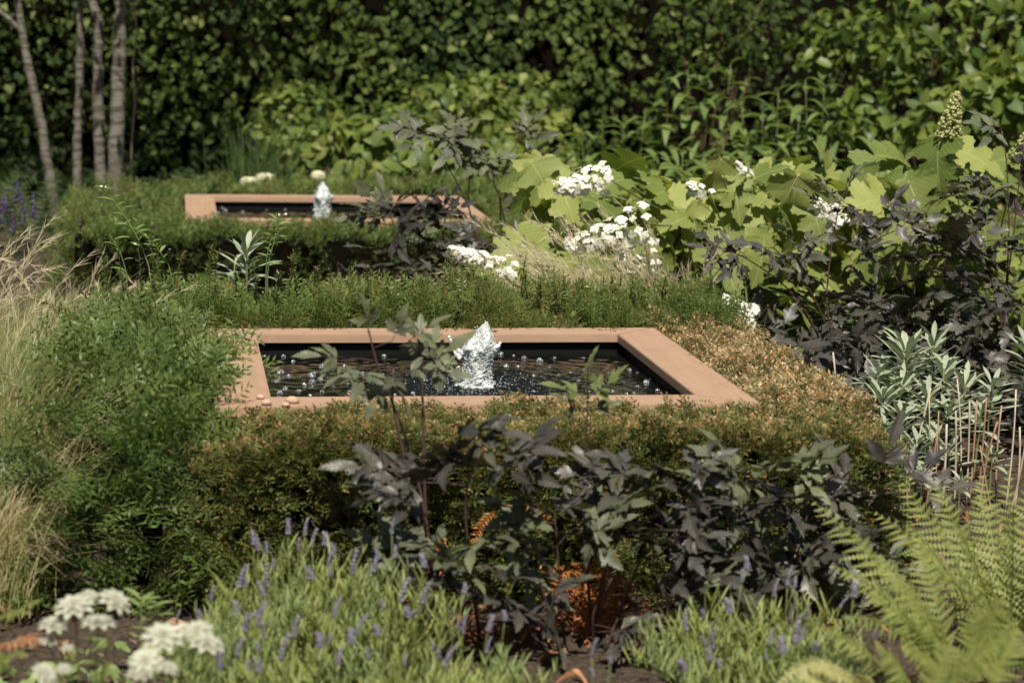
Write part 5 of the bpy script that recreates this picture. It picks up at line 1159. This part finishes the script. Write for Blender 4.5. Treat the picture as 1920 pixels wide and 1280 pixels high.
# ------------------------------------------------------------------ astrantia
def astr_mesh():
    a = Acc(); br = blade(1, .52, 4, .30, .35, 'ovate')
    for k, (n, l, e) in enumerate(((9, .52, .15), (8, .42, .55), (5, .28, .9))):
        for i in range(n):
            an = 2*PI*i/n+k*.2; a.inst(br, frames(np.array([[math.cos(an), math.sin(an), e]]), np.array([[0, 0, 1.]])), np.array([[0, 0, 0.]]), l)
    r = np.random.default_rng(1); I = ico(1); v = nrm(r.normal(0, 1, (70, 3))); v[:, 2] = np.abs(v[:, 2]); a.inst(I, np.tile(np.eye(3), (70, 1, 1)), v*np.array([.20, .20, .11])+[0, 0, .02], .028)
    return a.mesh('flower_head', MAT['astr'], True)
ASTR = astr_mesh(); PALM = [P2mesh('leaf', p, MAT['weed']) for p in (outline_leaf(act_out(3), .3, .2, .03, 7), blade(1, .5, 4, .3, .2, 'ovate'))]
def astrantia(label, px, Y, heads, seed, nleaf=12):
    r = np.random.default_rng(seed); root = np.array(rootof(px, Y)); t = thing('masterwort', label, 'flower', root, 'white flowering masterworts in the left foreground')
    for (hx, hy, hy_, sz) in heads:
        p = at(hx, hy, hy_); Q = bez(root+[r.normal(0, .02), 0, 0], (root+p)/2+[0, 0, .08], p, 8)
        a = Acc(); a.add(*tube(Q-root, np.linspace(.0028, .0014, 8), 5)); st = link('stem', a.mesh('stem', MAT['stemgreen'], True), t)
        n_ = nrm(np.array([r.normal(0, .25), -.35+r.normal(0, .2), 1.])); d = nrm(np.cross(n_, [1, .2, 0])); link('flower_head', ASTR, st, M4(frames(d[None], n_[None])[0], p-root, 1.4*sz/ppm(hy_)*r.uniform(.8, 1.15)))
        q = Q[5]
        for i in range(3):
            an = r.uniform(0, 2*PI); d = nrm(np.array([math.cos(an), math.sin(an), .3])); link('leaf', PALM[1], st, M4(frames(d[None], np.array([[0, -.3, 1.]]))[0], q-root, r.uniform(.015, .03)))
    for i in range(nleaf):
        an = r.uniform(0, 2*PI); c = root+np.array([math.cos(an)*r.uniform(.03, .14), math.sin(an)*r.uniform(.03, .14), r.uniform(.05, .2)])
        d = nrm(np.array([math.cos(an), math.sin(an), .4])); link('leaf', PALM[int(r.integers(0, 2))], t, M4(frames(d[None], np.array([[0, -.4, 1.]]))[0], c-root, r.uniform(.05, .09)))
astrantia('white masterwort with flower heads grouped at the left', 160, 4.7, [(138,1135,4.6,56),(185,1165,4.55,60),(216,1125,4.65,52),(102,1170,4.6,50),(168,1115,4.7,34),(85,1262,4.4,48),(90,1200,4.6,34),(125,1212,4.6,22),(120,1252,4.4,26)], 220)
astrantia('white masterwort with flower heads grouped nearer the lavender', 330, 4.5, [(305,1192,4.45,64),(345,1180,4.5,40),(388,1205,4.45,62),(370,1180,4.5,48),(272,1240,4.35,52),(262,1262,4.35,44),(318,1250,4.4,30)], 221)

# small wild flower stems
WLM = P2mesh('leaf', blade(1, .2, 4, .35, .3, 'lance'), MAT['weed']); wf = Acc()
for i in range(4):
    an = i*PI/2; wf.inst(pet, frames(np.array([[math.cos(an), math.sin(an), .6]]), np.array([[0, 0, 1.]])), np.array([[0, 0, 0.]]), .5)
WFM = wf.mesh('flower', MAT['petal'], True)
def weed(label, px, Y, stems, seed):
    r = np.random.default_rng(seed); root = np.array(rootof(px, Y)); t = thing('wild_flower', label, 'flower', root, 'thin wild flowers with tiny white blooms')
    for (pl, nl, fl_) in stems:
        P = np.array([at(x, y, Y) for x, y in pl]); b = P[0].copy(); b[2] = 0; P = np.vstack([b, P]); s = np.linspace(0, len(P)-1, 12); Q = np.stack([np.interp(s, np.arange(len(P)), P[:, i]) for i in range(3)], -1); Q[1:-1] = (Q[:-2]+2*Q[1:-1]+Q[2:])/4
        a = Acc(); a.add(*tube(Q-root, np.linspace(.0028, .0012, 12), 5)); st = link('stem', a.mesh('stem', MAT['weed'], True), t)
        for i in range(nl):
            f = 3.5+7.5*i/nl; j = int(f); c = Q[j]+(Q[min(j+1, 11)]-Q[j])*(f-j); an = i*2.5+r.normal(0, .3); d = nrm(np.array([math.cos(an), math.sin(an)*.6, .55])); link('leaf', WLM, st, M4(frames(d[None], np.array([[0, -.3, 1.]]))[0], c-root, r.uniform(.035, .07)))
        for (x, y) in fl_:
            p = at(x, y, Y); link('flower', WFM, st, M4(frames(nrm(r.normal(0, 1, 3))[None], np.array([[0, -.5, 1.]]))[0], p-root, .014))
weed('wild flower stem with tiny white blooms above the left yew shoots', 265, 8.7, [([(290,520),(262,450),(228,395),(200,358),(190,350)], 16, [(190,350),(198,352),(252,410),(276,446)]), ([(330,520),(300,470),(262,430),(205,410)], 12, [(197,448),(253,458),(318,468)]), ([(240,520),(225,470),(205,440)], 6, [])], 230)
weed('wild flower stem with tiny white buds before the farther pool', 500, 8.9, [([(498,500),(503,465),(512,440),(528,410)], 10, [(524,402),(536,402)]), ([(500,500),(512,460),(520,430),(518,400)], 7, [(538,404)])], 231)
weed('pale green leafy seedling between the yew and the masterworts', 265, 5.3, [([(265,1150),(264,1120)], 12, []), ([(290,1150),(295,1125)], 7, [])], 232)

# purple salvia at back left
def salvia(label, px, Y, sp_, seed):
    r = np.random.default_rng(seed); root = np.array(rootof(px, Y)); t = thing('salvia', label, 'flower', root, 'blurred purple flower spikes at the left')
    for (tx, ty, by) in sp_:
        a_, b_ = at(tx, by, Y), at(tx, ty, Y); g = np.array([a_[0], a_[1], 0]); st = Acc(); st.add(*tube(np.array([g, a_, b_])-root, .002, 4)); so = link('stem', st.mesh('stem', MAT['stemgreen'], True), t)
        n = 46; f = r.uniform(0, 1, n); T = a_+(b_-a_)*f[:, None]+r.normal(0, 1, (n, 3))*np.array([.008, .008, 0])*(1.2-f[:, None]); b = Acc(); b.inst(ico(1), np.tile(np.eye(3), (n, 1, 1)), T-root, r.uniform(.004, .008, n)); link('flower_spike', b.mesh('flower_spike', MAT['salvia'], True), so)
    for i in range(14):
        an = r.uniform(0, 2*PI); c = root+np.array([math.cos(an)*.06, math.sin(an)*.06, r.uniform(.1, .35)]); link('leaf', WLM, t, M4(frames(np.array([[math.cos(an), math.sin(an), .4]]), np.array([[0, 0, 1.]]))[0], c-root, .09))
salvia('purple flower spikes left of the leaning trunk', 40, 13.2, [(32,335,380),(42,365,420),(62,362,410),(10,350,400),(5,370,430),(25,395,440)], 240)
salvia('purple flower spikes between the slender trunks', 155, 13.2, [(137,380,430),(150,400,440),(178,392,430),(188,365,400),(165,405,445),(180,410,450)], 241)

# ------------------------------------------------------------------ litter, pebbles, debris
def rim_litter():
    r = np.random.default_rng(255); a = Acc(); n = 170; k = r.integers(0, 4, n); u = r.uniform(0, S, n); v = np.where(r.uniform(0, 1, n) < .7, r.exponential(.02, n), r.uniform(0, RW, n)); v = np.minimum(v, RW-.01)
    X = np.choose(k, [X0+u, X0+u, X0+v, X1-v]); Y = np.choose(k, [Y0+v, Y1-v, Y0+u, Y0+u]); T = np.stack([X, Y, np.full(n, RIM+.0015)], -1)
    d = r.normal(0, 1, (n, 3)); d[:, 2] = r.uniform(0, .12, n)
    a.inst(blade(1, .16, 2, 0, .2, 'lance'), frames(d, np.array([[0, 0, 1.]])), T, r.uniform(.007, .020, n), mat=0)
    o = link('fallen_needles', a.mesh('fallen_needles', MAT['twig'])); tag(o, 'brown fallen yew needles scattered on the rim of the nearer pool', 'needles'); o['kind'] = 'stuff'
rim_litter()
def litter():
    r = np.random.default_rng(250); a = Acc(); n = 5200
    X = r.uniform(-1.4, 4.0, n); Y = r.uniform(4.2, 9.5, n); LF = outline_leaf(act_out(1), .5, .4, .05, 9)
    T = np.stack([X, Y, .025+np.abs(r.normal(0, .012, n))], -1); d = r.normal(0, 1, (n, 3)); d[:, 2] *= .25
    k = r.uniform(0, 1, n) < .22
    a.inst(blade(1, .3, 1, 0, .1, 'strap'), frames(nrm(d[~k]), nrm(r.normal(0, .35, ((~k).sum(), 3))+[0, 0, 1])), T[~k], r.uniform(.012, .045, (~k).sum()), mat=0)
    a.inst(LF, frames(nrm(d[k]), nrm(r.normal(0, .35, (k.sum(), 3))+[0, 0, 1])), T[k], r.uniform(.03, .065, k.sum()), mat=1)
    o = link('leaf_litter', a.mesh('leaf_litter', [MAT['mulch'], MAT['litter']])); tag(o, 'brown bark chips and dry leaves covering the soil of the bed', 'leaf litter'); o['kind'] = 'stuff'
litter()
DL = P2mesh('dry_leaf', outline_leaf(act_out(1), .6, .5, .06, 12), MAT['litter'])
for (px, py, s, lab) in [(76,1243,.05,'rust coloured dry leaf lying left of the masterwort stems'),(140,1262,.055,'brown dry leaf lying below the white flower heads'),(1640,1105,.05,'bright rusty dry leaf on the soil left of the fern'),(1705,1025,.06,'curled brown dry leaf on the soil behind the fern'),(1745,1060,.06,'pale brown dry leaf beside the spurge'),(1080,1262,.05,'dry leaf lying on the bare soil at the bottom centre')]:
    p = atz(px, py, .04); o = link('dry_leaf', DL, None, M4(frames(nrm(np.array([[U(-1, 1), U(-.5, .5), .15]])), np.array([[0, -.4, 1.]]))[0], p, s)); tag(o, lab, 'leaf', 'fallen dry leaves')
def pebble_mesh(seed):
    r = np.random.default_rng(seed); V, F, A = ico(2); V = V*(1+.12*noise3(V, 1.5, seed))[:, None]*np.array([1, .8, .6]); return P2mesh('pebble', (V, F, A), MAT['stone'])
for i, (px, py, s, lab) in enumerate([(488,748,.013,'small tan pebble on the front left corner of the pool rim'),(500,760,.016,'rounded tan pebble at the yew tips by the pool corner'),(535,762,.012,'tiny tan pebble right of the larger rim pebbles'),(548,756,.020,'flat tan pebble on the front rim by the left yew')]):
    p = atz(px, py, RIM); o = link('pebble', pebble_mesh(i), None, M4(np.eye(3), (p[0], p[1], RIM+s*.5), s)); tag(o, lab, 'pebble', 'pebbles on the pool rim')
def debris(px, py, w_, lab, seed):
    r = np.random.default_rng(seed); p = atz(px, py, RIM); t = thing('dry_seed_head', lab, 'plant debris', (p[0], p[1], RIM), 'dry plant scraps on the back rim'); 
    a = Acc()
    for i in range(26):
        an = r.uniform(0, 2*PI); q = np.array([math.cos(an)*w_*.8, math.sin(an)*w_*.25, .004+abs(r.normal(0, .004))]); e = q+r.normal(0, 1, 3)*np.array([w_*.4, w_*.15, .006]); e[2] = abs(e[2])+.002
        a.add(*tube(bez(q, (q+e)/2+[0, 0, .006], e, 4), .0011, 4))
    link('twigs', a.mesh('twigs', MAT['twig'], True), t)
debris(497, 618, .026, 'larger dry brown seed scrap on the back rim at the left', 1)
debris(458, 615, .016, 'smaller dry scrap at the back left corner of the rim', 2)
debris(812, 613, .016, 'dark dry scrap on the back rim left of the jet', 3)
